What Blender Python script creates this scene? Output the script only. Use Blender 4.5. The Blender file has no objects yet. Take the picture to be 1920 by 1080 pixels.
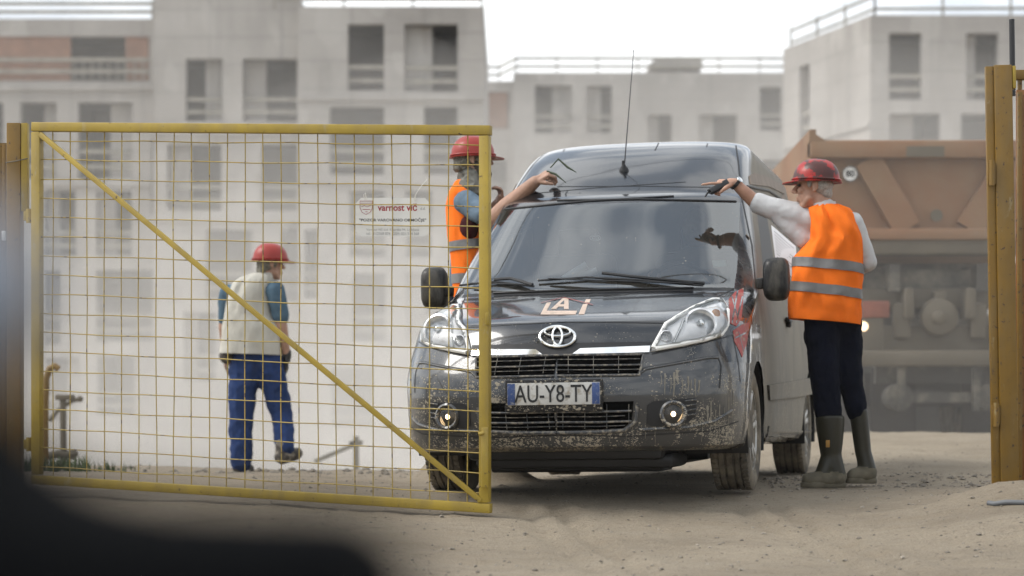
import bpy, bmesh, math, random
from mathutils import Vector, Matrix, noise
from mathutils.bvhtree import BVHTree
from mathutils.geometry import delaunay_2d_cdt
random.seed(7)
S = bpy.context.scene
COL = S.collection
R = math.radians
# ------------------------------------------------------------------ camera, sky, sun, exposure
FPX, CX, HY, CH = 4100.0, 960.0, 762.0, 0.45      # focal length / optical axis in photo pixels, camera height
cam = bpy.data.cameras.new('camera'); cam_o = bpy.data.objects.new('camera', cam); COL.objects.link(cam_o)
cam_o.location = (0, 0, CH); cam_o.rotation_euler = (R(90), 0, 0)
cam.sensor_width = 36; cam.lens = 36*FPX/1920; cam.shift_y = (HY-540)/1920
cam.clip_start = 0.05; cam.clip_end = 2000
cam.dof.use_dof = True; cam.dof.focus_distance = 11.1; cam.dof.aperture_fstop = 2.2
S.camera = cam_o
SUN_EL, SUN_AZ = 48, -95          # azimuth from +Y (behind the van) towards +X
w = bpy.data.worlds.new("World"); S.world = w; w.use_nodes = True
nt = w.node_tree; nt.nodes.clear()
wo = nt.nodes.new('ShaderNodeOutputWorld'); bg = nt.nodes.new('ShaderNodeBackground')
sky = nt.nodes.new('ShaderNodeTexSky'); sky.sky_type = 'NISHITA'; sky.sun_disc = False
sky.sun_elevation = R(SUN_EL); sky.sun_rotation = R(SUN_AZ); sky.dust_density = 3.0; sky.air_density = 1.0
hs = nt.nodes.new('ShaderNodeHueSaturation'); hs.inputs['Saturation'].default_value = 0.4
tc = nt.nodes.new('ShaderNodeTexCoord'); nz = nt.nodes.new('ShaderNodeTexNoise')
mp = nt.nodes.new('ShaderNodeMapping'); mp.inputs['Scale'].default_value = (1.0, 1.0, 2.6)
nz.inputs['Scale'].default_value = 3.4; nz.inputs['Detail'].default_value = 5; nz.inputs['Roughness'].default_value = 0.5
cr = nt.nodes.new('ShaderNodeValToRGB')
cr.color_ramp.elements[0].position = 0.42; cr.color_ramp.elements[0].color = (2.9, 3.5, 4.3, 1)
cr.color_ramp.elements[1].position = 0.57; cr.color_ramp.elements[1].color = (9.6, 9.8, 9.9, 1)
mx = nt.nodes.new('ShaderNodeMix'); mx.data_type = 'RGBA'; mx.inputs[0].default_value = 0.8
L = nt.links.new
L(sky.outputs[0], hs.inputs['Color']); L(tc.outputs['Generated'], mp.inputs['Vector']); L(mp.outputs[0], nz.inputs['Vector'])
L(nz.outputs['Fac'], cr.inputs['Fac']); L(hs.outputs[0], mx.inputs[6]); L(cr.outputs[0], mx.inputs[7])
SUNV = (math.sin(R(SUN_AZ))*math.cos(R(SUN_EL)), math.cos(R(SUN_AZ))*math.cos(R(SUN_EL)), math.sin(R(SUN_EL)))
dp = nt.nodes.new('ShaderNodeVectorMath'); dp.operation = 'DOT_PRODUCT'; dp.inputs[1].default_value = SUNV; L(tc.outputs['Generated'], dp.inputs[0])
gr0 = nt.nodes.new('ShaderNodeValToRGB'); e0 = gr0.color_ramp.elements; e0[0].position = .45; e0[0].color = (.78, .78, .78, 1); e0[1].position = .97; e0[1].color = (1, 1, 1, 1)
L(dp.outputs['Value'], gr0.inputs['Fac'])
gm_ = nt.nodes.new('ShaderNodeVectorMath'); gm_.operation = 'MULTIPLY'; L(mx.outputs[2], gm_.inputs[0]); L(gr0.outputs[0], gm_.inputs[1])
gs_ = nt.nodes.new('ShaderNodeVectorMath'); gs_.operation = 'SCALE'; gs_.inputs['Scale'].default_value = 1.22; L(gm_.outputs[0], gs_.inputs[0])
L(gs_.outputs[0], bg.inputs['Color']); bg.inputs['Strength'].default_value = 0.1
L(bg.outputs[0], wo.inputs['Surface'])
sun = bpy.data.lights.new('sun', 'SUN'); sun.energy = 1.4; sun.angle = R(26); sun.color = (1.0, 0.96, 0.9)
sun_o = bpy.data.objects.new('sun', sun); COL.objects.link(sun_o)
sd = Vector((math.sin(R(SUN_AZ))*math.cos(R(SUN_EL)), math.cos(R(SUN_AZ))*math.cos(R(SUN_EL)), math.sin(R(SUN_EL))))
sun_o.rotation_euler = sd.to_track_quat('Z', 'Y').to_euler()
S.view_settings.view_transform = 'Standard'; S.view_settings.look = 'None'
S.view_settings.gamma = 1; S.view_settings.exposure = 0.95
S.cycles.use_denoising = True; S.cycles.volume_bounces = 1; S.cycles.max_bounces = 8
S.cycles.transparent_max_bounces = 16; S.cycles.caustics_reflective = False; S.cycles.caustics_refractive = False
S.cycles.sample_clamp_indirect = 4

def W(px, py, Y):            # photo pixel at depth Y -> world point
    return Vector(((px-CX)*Y/FPX, Y, CH-(py-HY)*Y/FPX))

# ------------------------------------------------------------------ materials
class NT:
    def __init__(s, name):
        s.m = bpy.data.materials.new(name); s.m.use_nodes = True; s.t = s.m.node_tree
        s.b = s.t.nodes['Principled BSDF']; s.out = s.t.nodes['Material Output']
        s.tc = s.t.nodes.new('ShaderNodeTexCoord')
    def n(s, typ, **kw):
        x = s.t.nodes.new('ShaderNode'+typ)
        for k, v in kw.items():
            if hasattr(x, k): setattr(x, k, v)
            else: x.inputs[k.replace('_', ' ')].default_value = v
        return x
    def l(s, a, b): s.t.links.new(a, b)
    def noise(s, scale, detail=4, rough=.55, vec=None, stretch=None):
        x = s.n('TexNoise', Scale=scale, Detail=detail, Roughness=rough)
        v = vec or s.tc.outputs['Object']
        if stretch:
            mp = s.n('Mapping'); mp.inputs['Scale'].default_value = stretch; s.l(v, mp.inputs['Vector']); v = mp.outputs[0]
        s.l(v, x.inputs['Vector']); return x.outputs['Fac']
    def ramp(s, fac, stops):
        x = s.n('ValToRGB'); e = x.color_ramp.elements
        while len(e) < len(stops): e.new(0.5)
        for i, (p, c) in enumerate(stops):
            e[i].position = p
            e[i].color = (c, c, c, 1) if isinstance(c, (int, float)) else (*c, 1)
        s.l(fac, x.inputs['Fac']); return x.outputs['Color']
    def math(s, op, a, b=None, clamp=False):
        x = s.n('Math', operation=op); x.use_clamp = clamp
        for i, v in enumerate((a, b)):
            if v is None: continue
            if isinstance(v, (int, float)): x.inputs[i].default_value = v
            else: s.l(v, x.inputs[i])
        return x.outputs[0]
    def mix(s, fac, a, b):
        x = s.n('Mix', data_type='RGBA')
        for k, v in (('Factor', fac), ('A', a), ('B', b)):
            if isinstance(v, (int, float)):
                if k == 'Factor': x.inputs[0].default_value = v
                else: x.inputs[6 if k == 'A' else 7].default_value = (v, v, v, 1)
            elif isinstance(v, tuple): x.inputs[6 if k == 'A' else 7].default_value = (*v, 1)
            else: s.l(v, x.inputs[0 if k == 'Factor' else (6 if k == 'A' else 7)])
        return x.outputs[2]
    def set(s, key, v):
        if isinstance(v, (int, float)): s.b.inputs[key].default_value = v
        elif isinstance(v, tuple): s.b.inputs[key].default_value = (*v, 1)
        else: s.l(v, s.b.inputs[key])
    def bump(s, h, strength=.3, dist=.01):
        x = s.n('Bump', Strength=strength, Distance=dist); s.l(h, x.inputs['Height']); s.l(x.outputs[0], s.b.inputs['Normal'])

def M(name, col, rough=.6, metal=0.0, var=.18, scale=9, bump=0.0, bscale=60, bdist=.01, dirt=None, dirt_amt=.4, dirt_scale=5, coat=0.0):
    t = NT(name)
    f = t.noise(scale)
    lo = tuple(c*(1-var) for c in col); hi = tuple(min(1, c*(1+var)) for c in col)
    c = t.ramp(f, [(.3, lo), (.7, hi)])
    r = rough
    if dirt:
        d = t.ramp(t.noise(dirt_scale, 7, .65), [(.62-dirt_amt*.3, 0.0), (.72-dirt_amt*.15, 1.0)])
        c = t.mix(d, c, dirt); 
        r = t.ramp(d, [(0, rough), (1, .9)])
    t.set('Base Color', c); t.set('Roughness', r); t.set('Metallic', metal)
    if coat: t.set('Coat Weight', coat); t.set('Coat Roughness', .08)
    if bump: t.bump(t.noise(bscale, 5), bump, bdist)
    return t.m

DUST = (.30, .265, .21)
def yellow_steel(name, col, rust=.35):
    t = NT(name)
    c = t.ramp(t.noise(6, 6), [(.3, tuple(x*.72 for x in col)), (.7, col)])
    chips = t.ramp(t.noise(38, 8, .7), [(.66-rust*.1, 0.0), (.70-rust*.1, 1.0)])
    grime = t.ramp(t.noise(9, 6, .6, stretch=(1, 1, .25)), [(.45, 0.0), (.8, .6)])
    wear = t.ramp(t.noise(16, 8, .7, stretch=(1, 1, .35)), [(.60, 0.0), (.68, .5)])
    c = t.mix(grime, c, (.16, .12, .06)); c = t.mix(wear, c, (.30, .26, .16)); c = t.mix(chips, c, (.055, .03, .015))
    t.set('Base Color', c); t.set('Roughness', .55); t.bump(chips, .35, .002)
    return t.m
m_gate = yellow_steel('gate_yellow', (.38, .265, .028))
m_post = yellow_steel('post_orange_yellow', (.20, .108, .008), .6)
m_wire = yellow_steel('wire_yellow', (.38, .275, .05), .85)
def concrete_mat():
    t = NT('concrete'); o = t.tc.outputs['Object']
    c = t.ramp(t.noise(.35, 7, .6), [(.3, (.25, .232, .212)), (.7, (.36, .338, .312))])
    st = t.ramp(t.noise(1.1, 6, .65, stretch=(1, 1, .12)), [(.5, 0.0), (.8, .55)])
    c = t.mix(st, c, (.17, .16, .148))
    sx = t.n('SeparateXYZ'); t.l(o, sx.inputs[0])
    def joint(v, per, wd):
        f = t.math('FRACT', t.math('DIVIDE', v, per)); return t.math('LESS_THAN', f, wd/per)
    j = t.math('MAXIMUM', joint(t.math('ADD', sx.outputs[2], 20.0), 1.0, .07), joint(t.math('ADD', sx.outputs[0], 40.0), 2.6, .07))
    c = t.mix(t.math('MULTIPLY', j, .35), c, (.16, .15, .14))
    pt_ = t.ramp(t.noise(.8, 2, .3, stretch=(1, 1, .6)), [(.58, 0.0), (.60, .35)]); c = t.mix(pt_, c, (.42, .40, .37))
    t.set('Base Color', c); t.set('Roughness', .92); t.bump(t.noise(3, 5), .2, .05); return t.m
m_concrete = concrete_mat()
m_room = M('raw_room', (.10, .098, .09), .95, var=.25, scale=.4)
m_brick = M('clay_block', (.20, .098, .058), .9, var=.2, scale=2.5)
m_timber = M('timber', (.22, .205, .17), .85, var=.25, scale=3)
m_trimclean0 = M('black_underside', (.012, .011, .010), .8)
m_black = M('black_plastic', (.012, .012, .013), .45, var=.3, scale=40)
m_rubberb = M('black_rubber', (.012, .012, .012), .7)
m_white = M('white_paint', (.78, .77, .73), .45, var=.05)
m_chrome = M('chrome', (.82, .82, .80), .14, 1.0, var=.04)
m_steel = M('alloy', (.50, .49, .47), .35, .9, var=.12, dirt=DUST, dirt_amt=.5, dirt_scale=7)
m_tyre = M('tyre_rubber', (.018, .0175, .017), .85, dirt=(.20, .17, .125), dirt_amt=.95, dirt_scale=6, bump=.3, bscale=50)
m_truckorange = M('truck_orange', (.20, .095, .042), .8, var=.15, scale=1.5, dirt=(.22, .135, .075), dirt_amt=.7, dirt_scale=1.2)
m_truckdark = M('truck_chassis', (.05, .047, .04), .8, var=.3, scale=2, dirt=(.2, .18, .14), dirt_amt=.45, dirt_scale=2)
m_truckdust = M('truck_dusty_steel', (.105, .088, .062), .9, var=.2, scale=2)

def van_paint(name, base, side_dust=True, rough=.22, amount=1.0, metal=.35):
    t = NT(name)
    o = t.tc.outputs['Object']
    sx = t.n('SeparateXYZ'); t.l(o, sx.inputs[0]); X, Y, Z = sx.outputs
    sn = t.n('SeparateXYZ'); t.l(t.tc.outputs['Normal'], sn.inputs[0])
    def vor(scale, k):
        mpv = t.n('Mapping'); mpv.inputs['Scale'].default_value = (1, .75, 1.15); t.l(o, mpv.inputs['Vector']); v = t.n('TexVoronoi', Scale=scale); t.l(mpv.outputs[0], v.inputs['Vector'])
        reg = t.ramp(t.noise(k, 5, .65), [(.44, 0.03), (.70, 1.0)])
        hz = t.ramp(t.math('MULTIPLY', Z, .5), [(.10, .95), (.27, .75), (.33, .42), (.42, .22), (.55, .16), (.9, .1)])
        thr = t.math('MULTIPLY', t.math('MULTIPLY', reg, hz), 2.1*amount)
        rnd = t.n('SeparateXYZ'); t.l(v.outputs['Color'], rnd.inputs[0])
        thr = t.math('MULTIPLY', thr, t.math('POWER', rnd.outputs[0], 3.2))
        d = t.math('SUBTRACT', thr, v.outputs['Distance'])
        return t.math('MULTIPLY', d, 14, True)
    sp = t.math('MAXIMUM', vor(125, 5), vor(230, 7))
    sp = t.math('MAXIMUM', sp, vor(80, 3.5))
    run = t.ramp(t.noise(34, 3, .5, stretch=(1, 1, .07)), [(.66, 0.0), (.70, 1.0)])
    rz = t.ramp(Z, [(.22, 1.0), (.5, 1.0), (.62, 0.0)])
    run = t.math('MULTIPLY', t.math('MULTIPLY', run, rz), t.ramp(t.noise(3.1, 3), [(.5, 0.0), (.6, .8)]))
    sp = t.math('MAXIMUM', sp, run)
    # grey film of dried dust: thick on the flank, thin on the bumper
    film = t.ramp(t.noise(4.5, 6, .6), [(.35, .0), (.8, .07)])
    film = t.math('MAXIMUM', film, t.math('MULTIPLY', t.ramp(t.math('ABSOLUTE', Y), [(.66, 0.0), (.86, .55)]), t.ramp(t.noise(9, 7, .7, stretch=(1, 1, .4)), [(.42, 0.0), (.7, 1.0)])))
    film = t.math('MULTIPLY', film, t.ramp(Z, [(.3, 1.0), (.9, .6)]))
    if side_dust:
        ab = t.math('ABSOLUTE', sn.outputs[1])
        f1 = t.ramp(ab, [(.80, 0.0), (.96, 1.0)])
        xb = t.ramp(t.math('ADD', t.math('MULTIPLY', X, -1.0), t.math('MULTIPLY', t.noise(5), .25)), [(.22, 0.0), (.42, 1.0)])
        f2 = t.ramp(t.noise(3.2, 7, .6, stretch=(1, 1, .5)), [(.3, .62), (.7, .95)])
        film = t.math('MAXIMUM', film, t.math('MULTIPLY', t.math('MULTIPLY', f1, xb), f2))
    c = t.mix(film, base, (.27, .24, .19)); c = t.mix(t.math('MULTIPLY', sp, .85), c, (.36, .315, .24))
    dirt = t.math('MAXIMUM', film, sp)
    t.set('Base Color', c); t.set('Roughness', t.ramp(dirt, [(0, rough), (.35, .5), (1, .85)]))
    t.set('Metallic', t.ramp(dirt, [(0, metal), (.5, 0.0)])); t.set('Coat Weight', t.ramp(dirt, [(0, .9 if rough < .35 else .1), (.8, .0)])); t.set('Coat Roughness', .05)
    t.b.inputs['Specular IOR Level'].default_value = .5 if rough < .35 else .25
    t.bump(sp, .4, .003)
    return t.m
m_paint = van_paint('van_dark_grey_paint', (.010, .012, .016))
m_bumper = van_paint('van_bumper_plastic', (.019, .021, .024), False, .31, 1.0, 0.0)
m_trim = van_paint('van_black_trim', (.009, .009, .010), False, .45, .8, 0.0)
m_trimclean = M('black_trim', (.006, .006, .007), .5)
m_void = M('grille_hole_shade', (.002, .002, .002), .9); m_void.node_tree.nodes['Principled BSDF'].inputs['Specular IOR Level'].default_value = .02  # flat near-black colour stands in for the shade inside the grille openings
m_slat = M('slat_grey', (.05, .052, .055), .4, dirt=DUST, dirt_amt=.5, dirt_scale=40)
m_mud = M('dried_mud', (.20, .18, .145), .9, var=.2, scale=30)

def glass(name, tint, ior=1.75, dusty=.05, extra=0.0):
    t = NT(name); t.t.nodes.remove(t.b)
    tr = t.n('BsdfTransparent'); tr.inputs[0].default_value = (*tint, 1)
    gl = t.n('BsdfGlossy'); gl.inputs['Roughness'].default_value = .02; gl.inputs[0].default_value = (.93, .97, 1, 1)
    fr = t.n('Fresnel'); fr.inputs[0].default_value = ior
    df = t.n('BsdfDiffuse'); df.inputs[0].default_value = (.34, .31, .26, 1)
    m1 = t.n('MixShader'); t.l(t.math('ADD', fr.outputs[0], extra, True), m1.inputs[0]); t.l(tr.outputs[0], m1.inputs[1]); t.l(gl.outputs[0], m1.inputs[2])
    v = t.n('TexVoronoi', Scale=46); t.l(t.tc.outputs['Object'], v.inputs['Vector'])
    rnd = t.n('SeparateXYZ'); t.l(v.outputs['Color'], rnd.inputs[0])
    reg = t.ramp(t.noise(5, 4), [(.42, 0.0), (.7, 1.0)])
    thr = t.math('MULTIPLY', t.math('POWER', rnd.outputs[0], 3), t.math('MULTIPLY', reg, .26))
    sp = t.math('MULTIPLY', t.math('SUBTRACT', thr, v.outputs['Distance']), 14, True)
    f = t.math('MAXIMUM', sp, t.math('MULTIPLY', t.noise(3, 5), dusty))
    m2 = t.n('MixShader'); t.l(f, m2.inputs[0]); t.l(m1.outputs[0], m2.inputs[1]); t.l(df.outputs[0], m2.inputs[2])
    t.l(m2.outputs[0], t.out.inputs['Surface'])
    return t.m
m_wind = glass('windscreen_glass', (.42, .46, .48), 1.9, .10, .05)
m_lens = glass('lamp_lens', (.93, .93, .93), 1.45, .06)
m_sideshade = M('side_window_shade', (.006, .006, .007), .5)  # matte black sheet paints the shade of the cab behind the open window
m_reflector = M('lamp_reflector', (.95, .95, .95), .35, 0.0, var=.1, scale=18)
m_bulb = M('lamp_bowl', (.78, .78, .78), .18, .45, var=.3, scale=25)
m_amber = M('amber_bulb', (.50, .22, .07), .3)
def emit(name, col, st):
    t = NT(name); t.set('Emission Color', col); t.set('Emission Strength', st); t.set('Base Color', col); return t.m
m_fog = emit('fog_lamp_lit', (1.0, .72, .40), 4.0)
m_fogref = emit('fog_reflector_glow', (.75, .52, .28), .7)
m_tail = emit('marker_lamp_lit', (1.0, .75, .45), 1.2)
m_plate = M('plate_white', (.50, .49, .46), .5, var=.08, dirt=DUST, dirt_amt=.35, dirt_scale=22)
m_blue = M('plate_blue', (.028, .06, .18), .5, dirt=(.3, .3, .3), dirt_amt=.25, dirt_scale=60)
m_ink = M('black_ink', (.012, .012, .012), .6)
m_logo = M('decal_beige', (.50, .385, .31), .6, dirt=(.3, .25, .2), dirt_amt=.2, dirt_scale=15)
m_decalred = M('decal_red', (.26, .022, .014), .45, dirt=DUST, dirt_amt=.28, dirt_scale=26)
m_skin = M('skin', (.42, .235, .16), .55, var=.14, scale=30, bump=.15, bscale=120, bdist=.002)
m_skin2 = M('tanned_skin', (.36, .21, .145), .55, var=.14, scale=30, bump=.15, bscale=120, bdist=.002)
def cloth(name, col, var=.15, wr=.5, scale=10, rough=.9, dirt=None, dirt_amt=.2, stretch=(1, 1, .55)):
    t = NT(name)
    c = t.ramp(t.noise(14, 5), [(.3, tuple(x*(1-var) for x in col)), (.7, tuple(min(1, x*(1+var)) for x in col))])
    if dirt: c = t.mix(t.ramp(t.noise(7, 6, .65), [(.62-dirt_amt*.3, 0.0), (.85, .8)]), c, dirt)
    t.set('Base Color', c); t.set('Roughness', rough); t.b.inputs['Specular IOR Level'].default_value = .15
    h = t.math('ADD', t.noise(scale, 3, .5, stretch=stretch), t.math('MULTIPLY', t.noise(420, 2), .05))
    t.bump(h, wr, .03); return t.m
m_hivis = cloth('hi_vis_orange', (.86, .175, .018), .06, .55, 7, stretch=(1, 1, .4))
m_band = cloth('reflective_grey', (.18, .178, .175), .08, .3, 9, .5)
m_shirt = cloth('pale_shirt', (.50, .50, .50), .04, .4, 9)
m_navy = cloth('navy_trousers', (.0035, .005, .012), .25, .8, 12)
m_blue_tr = cloth('blue_work_trousers', (.020, .040, .115), .25, .8, 14, dirt=(.03, .04, .08), dirt_amt=.35)
m_tee = cloth('grey_blue_tee', (.075, .125, .17), .12, .6, 14)
m_tee2 = cloth('slate_tee', (.12, .165, .21), .12, .6, 14)
m_vest = cloth('beige_vest', (.47, .45, .395), .08, .6, 11, dirt=(.3, .27, .21), dirt_amt=.25)
m_olive = M('olive_rubber', (.022, .020, .010), .5, var=.2, scale=15, bump=.1, bscale=25)
m_dustboot = M('dusty_rubber', (.12, .105, .072), .8, var=.3, scale=20)
m_shoe = M('work_shoe', (.05, .042, .035), .8, var=.3, dirt=DUST, dirt_amt=.45, dirt_scale=20)
m_maroon = cloth('maroon_lining', (.05, .012, .014), .2)
m_hair = M('grey_hair', (.34, .32, .29), .8, var=.3, scale=90, bump=.6, bscale=140, bdist=.006)
m_hairdk = M('curly_dark_grey_hair', (.16, .15, .12), .9, var=.6, scale=60, bump=.9, bscale=80, bdist=.015)
m_scarf = M('camo_scarf', (.15, .145, .125), .9, var=.55, scale=28, bump=.6, bscale=30, bdist=.02)
m_beard = M('dark_beard', (.05, .042, .035), .9, var=.4, scale=90, bump=.6, bscale=120, bdist=.006)
def helmet_mat(name, col, scuff):
    t = NT(name)
    c = t.ramp(t.noise(12), [(.3, tuple(x*.85 for x in col)), (.7, col)])
    if scuff:
        sx = t.n('SeparateXYZ'); t.l(t.tc.outputs['Object'], sx.inputs[0])
        hz = t.ramp(t.math('MULTIPLY', t.math('SUBTRACT', sx.outputs[2], scuff), 8), [(0, 0.0), (.35, 1.0)])
        k = t.math('MULTIPLY', t.ramp(t.noise(17, 7, .6), [(.47, 0.0), (.53, .88)]), hz)
        c = t.mix(k, c, (.035, .025, .022))
    t.set('Base Color', c); t.set('Roughness', .42); t.set('Coat Weight', .08); t.b.inputs['Specular IOR Level'].default_value = .3; t.bump(t.noise(70, 4), .06, .004)
    return t.m
m_helm = helmet_mat('helmet_red', (.30, .032, .024), 0)
m_helm_s = helmet_mat('helmet_scuffed_red', (.36, .022, .018), 1.60)
m_eye = M('eye_dark', (.03, .025, .02), .3)
m_paper = M('paper', (.80, .80, .80), .8, var=.03)
m_hose = M('grey_hose', (.10, .105, .11), .6)
m_grass = M('grass_blade', (.060, .085, .025), .8, var=.3, scale=20)
m_stone = M('gravel_stone', (.20, .175, .14), .95, var=.55, scale=11)
def ground_mat():
    t = NT('dry_dusty_earth')
    a = t.ramp(t.noise(.9, 8, .62), [(.32, (.345, .275, .19)), (.68, (.51, .42, .305))])
    b = t.ramp(t.noise(9, 8, .7, stretch=(.45, 1, 1)), [(.38, .0), (.72, .75)])
    c = t.mix(t.math('MULTIPLY', b, .55), a, (.40, .35, .275))
    d = t.ramp(t.noise(30, 7, .8, stretch=(.55, 1, 1)), [(.57, 0.0), (.66, .8)])
    e_ = t.ramp(t.noise(2.6, 7, .7, stretch=(.35, 1, 1)), [(.5, 0.0), (.72, .38)])
    c = t.mix(e_, c, (.15, .12, .085))
    c = t.mix(d, c, (.10, .08, .058))
    gr_ = t.ramp(t.noise(120, 4, .8), [(.42, .0), (.64, .55)]); c = t.mix(gr_, c, (.20, .158, .11))
    gl_ = t.ramp(t.noise(85, 4, .8, stretch=(.6, 1, 1)), [(.55, .0), (.7, .6)]); c = t.mix(gl_, c, (.46, .40, .32))
    v = t.n('TexVoronoi', Scale=16); t.l(t.tc.outputs['Object'], v.inputs['Vector']); rn = t.n('SeparateXYZ'); t.l(v.outputs['Color'], rn.inputs[0])
    pb = t.math('MULTIPLY', t.math('SUBTRACT', t.math('MULTIPLY', t.math('POWER', rn.outputs[0], 4), .2), v.outputs['Distance']), 30, True)
    c = t.mix(t.math('MULTIPLY', pb, .75), c, (.12, .10, .075))
    t.set('Base Color', c); t.set('Roughness', .95)
    h = t.math('ADD', t.noise(14, 9, .72, stretch=(.5, 1, 1)), t.math('MULTIPLY', t.noise(75, 5, .7), .45))
    t.bump(h, 1.0, .06); return t.m
m_ground = ground_mat()

# ------------------------------------------------------------------ mesh helpers
class MB:
    def __init__(s): s.v = []; s.f = []
    def add(s, vs, fs):
        o = len(s.v); s.v += [Vector(p) for p in vs]; s.f += [tuple(i+o for i in f) for f in fs]
    def box(s, c, size, rot=None, bev=0.0):
        hx, hy, hz = size[0]/2, size[1]/2, size[2]/2
        c = Vector(c); b = min(bev, hx*.9, hy*.9, hz*.9)
        if b <= 0:
            vs = [Vector((x*hx, y*hy, z*hz)) for x in (-1, 1) for y in (-1, 1) for z in (-1, 1)]
            fs = [(0, 1, 3, 2), (4, 6, 7, 5), (0, 4, 5, 1), (2, 3, 7, 6), (0, 2, 6, 4), (1, 5, 7, 3)]
        else:
            bm = bmesh.new(); bmesh.ops.create_cube(bm, size=1)
            for v in bm.verts: v.co = Vector((v.co.x*2*hx, v.co.y*2*hy, v.co.z*2*hz))
            bmesh.ops.bevel(bm, geom=bm.edges[:], offset=b, segments=2, affect='EDGES', profile=.5)
            bm.verts.index_update(); vs = [v.co.copy() for v in bm.verts]; fs = [tuple(v.index for v in f.verts) for f in bm.faces]; bm.free()
        if rot is not None: vs = [rot @ v for v in vs]
        s.add([v+c for v in vs], fs)
    def bar(s, a, b, wd, dp, up=Vector((0, 0, 1)), bev=0.0):     # rectangular bar between two points; wd along up, dp across
        a, b = Vector(a), Vector(b); d = b-a; L = d.length; x = d.normalized()
        y = up.cross(x)
        if y.length < 1e-4: y = Vector((0, 1, 0)).cross(x)
        y.normalize(); z = x.cross(y)
        s.box((a+b)/2, (L, dp, wd), Matrix((x, y, z)).transposed(), bev)
    def tube(s, pts, r, seg=8, closed=False, cap=True):
        pts = [Vector(p) for p in pts]; n = len(pts); rs = r if isinstance(r, (list, tuple)) else [r]*n
        rings = []; prev = None
        for i, p in enumerate(pts):
            a = pts[(i-1) % n] if (closed or i) else p; b = pts[(i+1) % n] if (closed or i < n-1) else p
            t = (b-a).normalized()
            if prev is None: prev = t.orthogonal().normalized()
            u = (prev-t*prev.dot(t)).normalized(); prev = u; v = t.cross(u)
            rings.append([p+(u*math.cos(k*2*math.pi/seg)+v*math.sin(k*2*math.pi/seg))*rs[i] for k in range(seg)])
        vs = [q for rg in rings for q in rg]; fs = []
        m = n if closed else n-1
        for i in range(m):
            for k in range(seg):
                j = (i+1) % n; k2 = (k+1) % seg
                fs.append((i*seg+k, i*seg+k2, j*seg+k2, j*seg+k))
        if cap and not closed:
            fs.append(tuple(reversed(range(seg)))); fs.append(tuple((n-1)*seg+k for k in range(seg)))
        s.add(vs, fs)
    def rings(s, rings, cap=True, closed=True):
        n = len(rings[0]); vs = [q for r in rings for q in r]; fs = []
        for i in range(len(rings)-1):
            for k in range(n if closed else n-1):
                k2 = (k+1) % n; fs.append((i*n+k, i*n+k2, (i+1)*n+k2, (i+1)*n+k))
        if cap:
            fs.append(tuple(reversed(range(n)))); fs.append(tuple((len(rings)-1)*n+k for k in range(n)))
        s.add(vs, fs)
    def lathe(s, prof, c, axis, seg=32, up=None):       # prof: (radius, along axis)
        axis = Vector(axis).normalized(); u = (Vector(up) if up else axis.orthogonal()).normalized(); v = axis.cross(u); c = Vector(c)
        rg = [[c+axis*h+(u*math.cos(k*2*math.pi/seg)+v*math.sin(k*2*math.pi/seg))*max(r, 1e-5) for k in range(seg)] for r, h in prof]
        s.rings(rg, cap=True)
    def cap(s, p0, p1, r0, r1, seg=14, nr=4):
        p0, p1 = Vector(p0), Vector(p1); d = p1-p0; t = d.normalized() if d.length > 1e-6 else Vector((0, 0, 1))
        u = t.orthogonal().normalized(); v = t.cross(u); prof = []
        for i in range(nr+1):
            a = -math.pi/2+i*math.pi/2/nr; prof.append((p0+t*math.sin(a)*r0, math.cos(a)*r0))
        for i in range(nr+1):
            a = i*math.pi/2/nr; prof.append((p1+t*math.sin(a)*r1, math.cos(a)*r1))
        rg = [[c+(u*math.cos(k*2*math.pi/seg)+v*math.sin(k*2*math.pi/seg))*max(r, 1e-4) for k in range(seg)] for c, r in prof]
        s.rings(rg)
    def ell(s, c, rx, ry, rz, rot=None, seg=18, nr=10):
        c = Vector(c); rg = []
        for i in range(nr+1):
            a = -math.pi/2+i*math.pi/nr
            ring = []
            for k in range(seg):
                q = Vector((rx*max(math.cos(a), 1e-3)*math.cos(k*2*math.pi/seg), ry*max(math.cos(a), 1e-3)*math.sin(k*2*math.pi/seg), rz*math.sin(a)))
                ring.append(c+(rot @ q if rot else q))
            rg.append(ring)
        s.rings(rg)
    def mesh(s, name):
        me = bpy.data.meshes.new(name); me.from_pydata([tuple(v) for v in s.v], [], s.f); me.validate()
        bm = bmesh.new(); bm.from_mesh(me); bmesh.ops.recalc_face_normals(bm, faces=bm.faces[:]); bm.to_mesh(me); bm.free()
        return me

def smooth(me, angle=40):
    for p in me.polygons: p.use_smooth = True
    if angle < 180:
        try: me.set_sharp_from_angle(angle=R(angle))
        except Exception: pass
def tag(o, label, cat, group=None, kind=None):
    if label: o['label'] = label
    if cat: o['category'] = cat
    if group: o['group'] = group
    if kind: o['kind'] = kind
    return o
ORI = {}
def thing(name, label, cat, loc=(0, 0, 0), group=None, mat4=None):
    o = bpy.data.objects.new(name, None); COL.objects.link(o); o.empty_display_size = .1
    m = mat4 if mat4 else Matrix.Translation(Vector(loc))
    o.matrix_world = m; ORI[o.name] = m.inverted()
    return tag(o, label, cat, group)
def link(name, me, mat, parent=None, sm=40, world=True):
    if isinstance(me, MB): me = me.mesh(name)
    o = bpy.data.objects.new(name, me); COL.objects.link(o)
    for m in (mat if isinstance(mat, (list, tuple)) else [mat]): me.materials.append(m)
    if sm: smooth(me, sm)
    if parent:
        root = parent
        while root.parent: root = root.parent
        if world and root.name in ORI: me.transform(ORI[root.name])
        o.parent = parent
    return o
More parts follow.
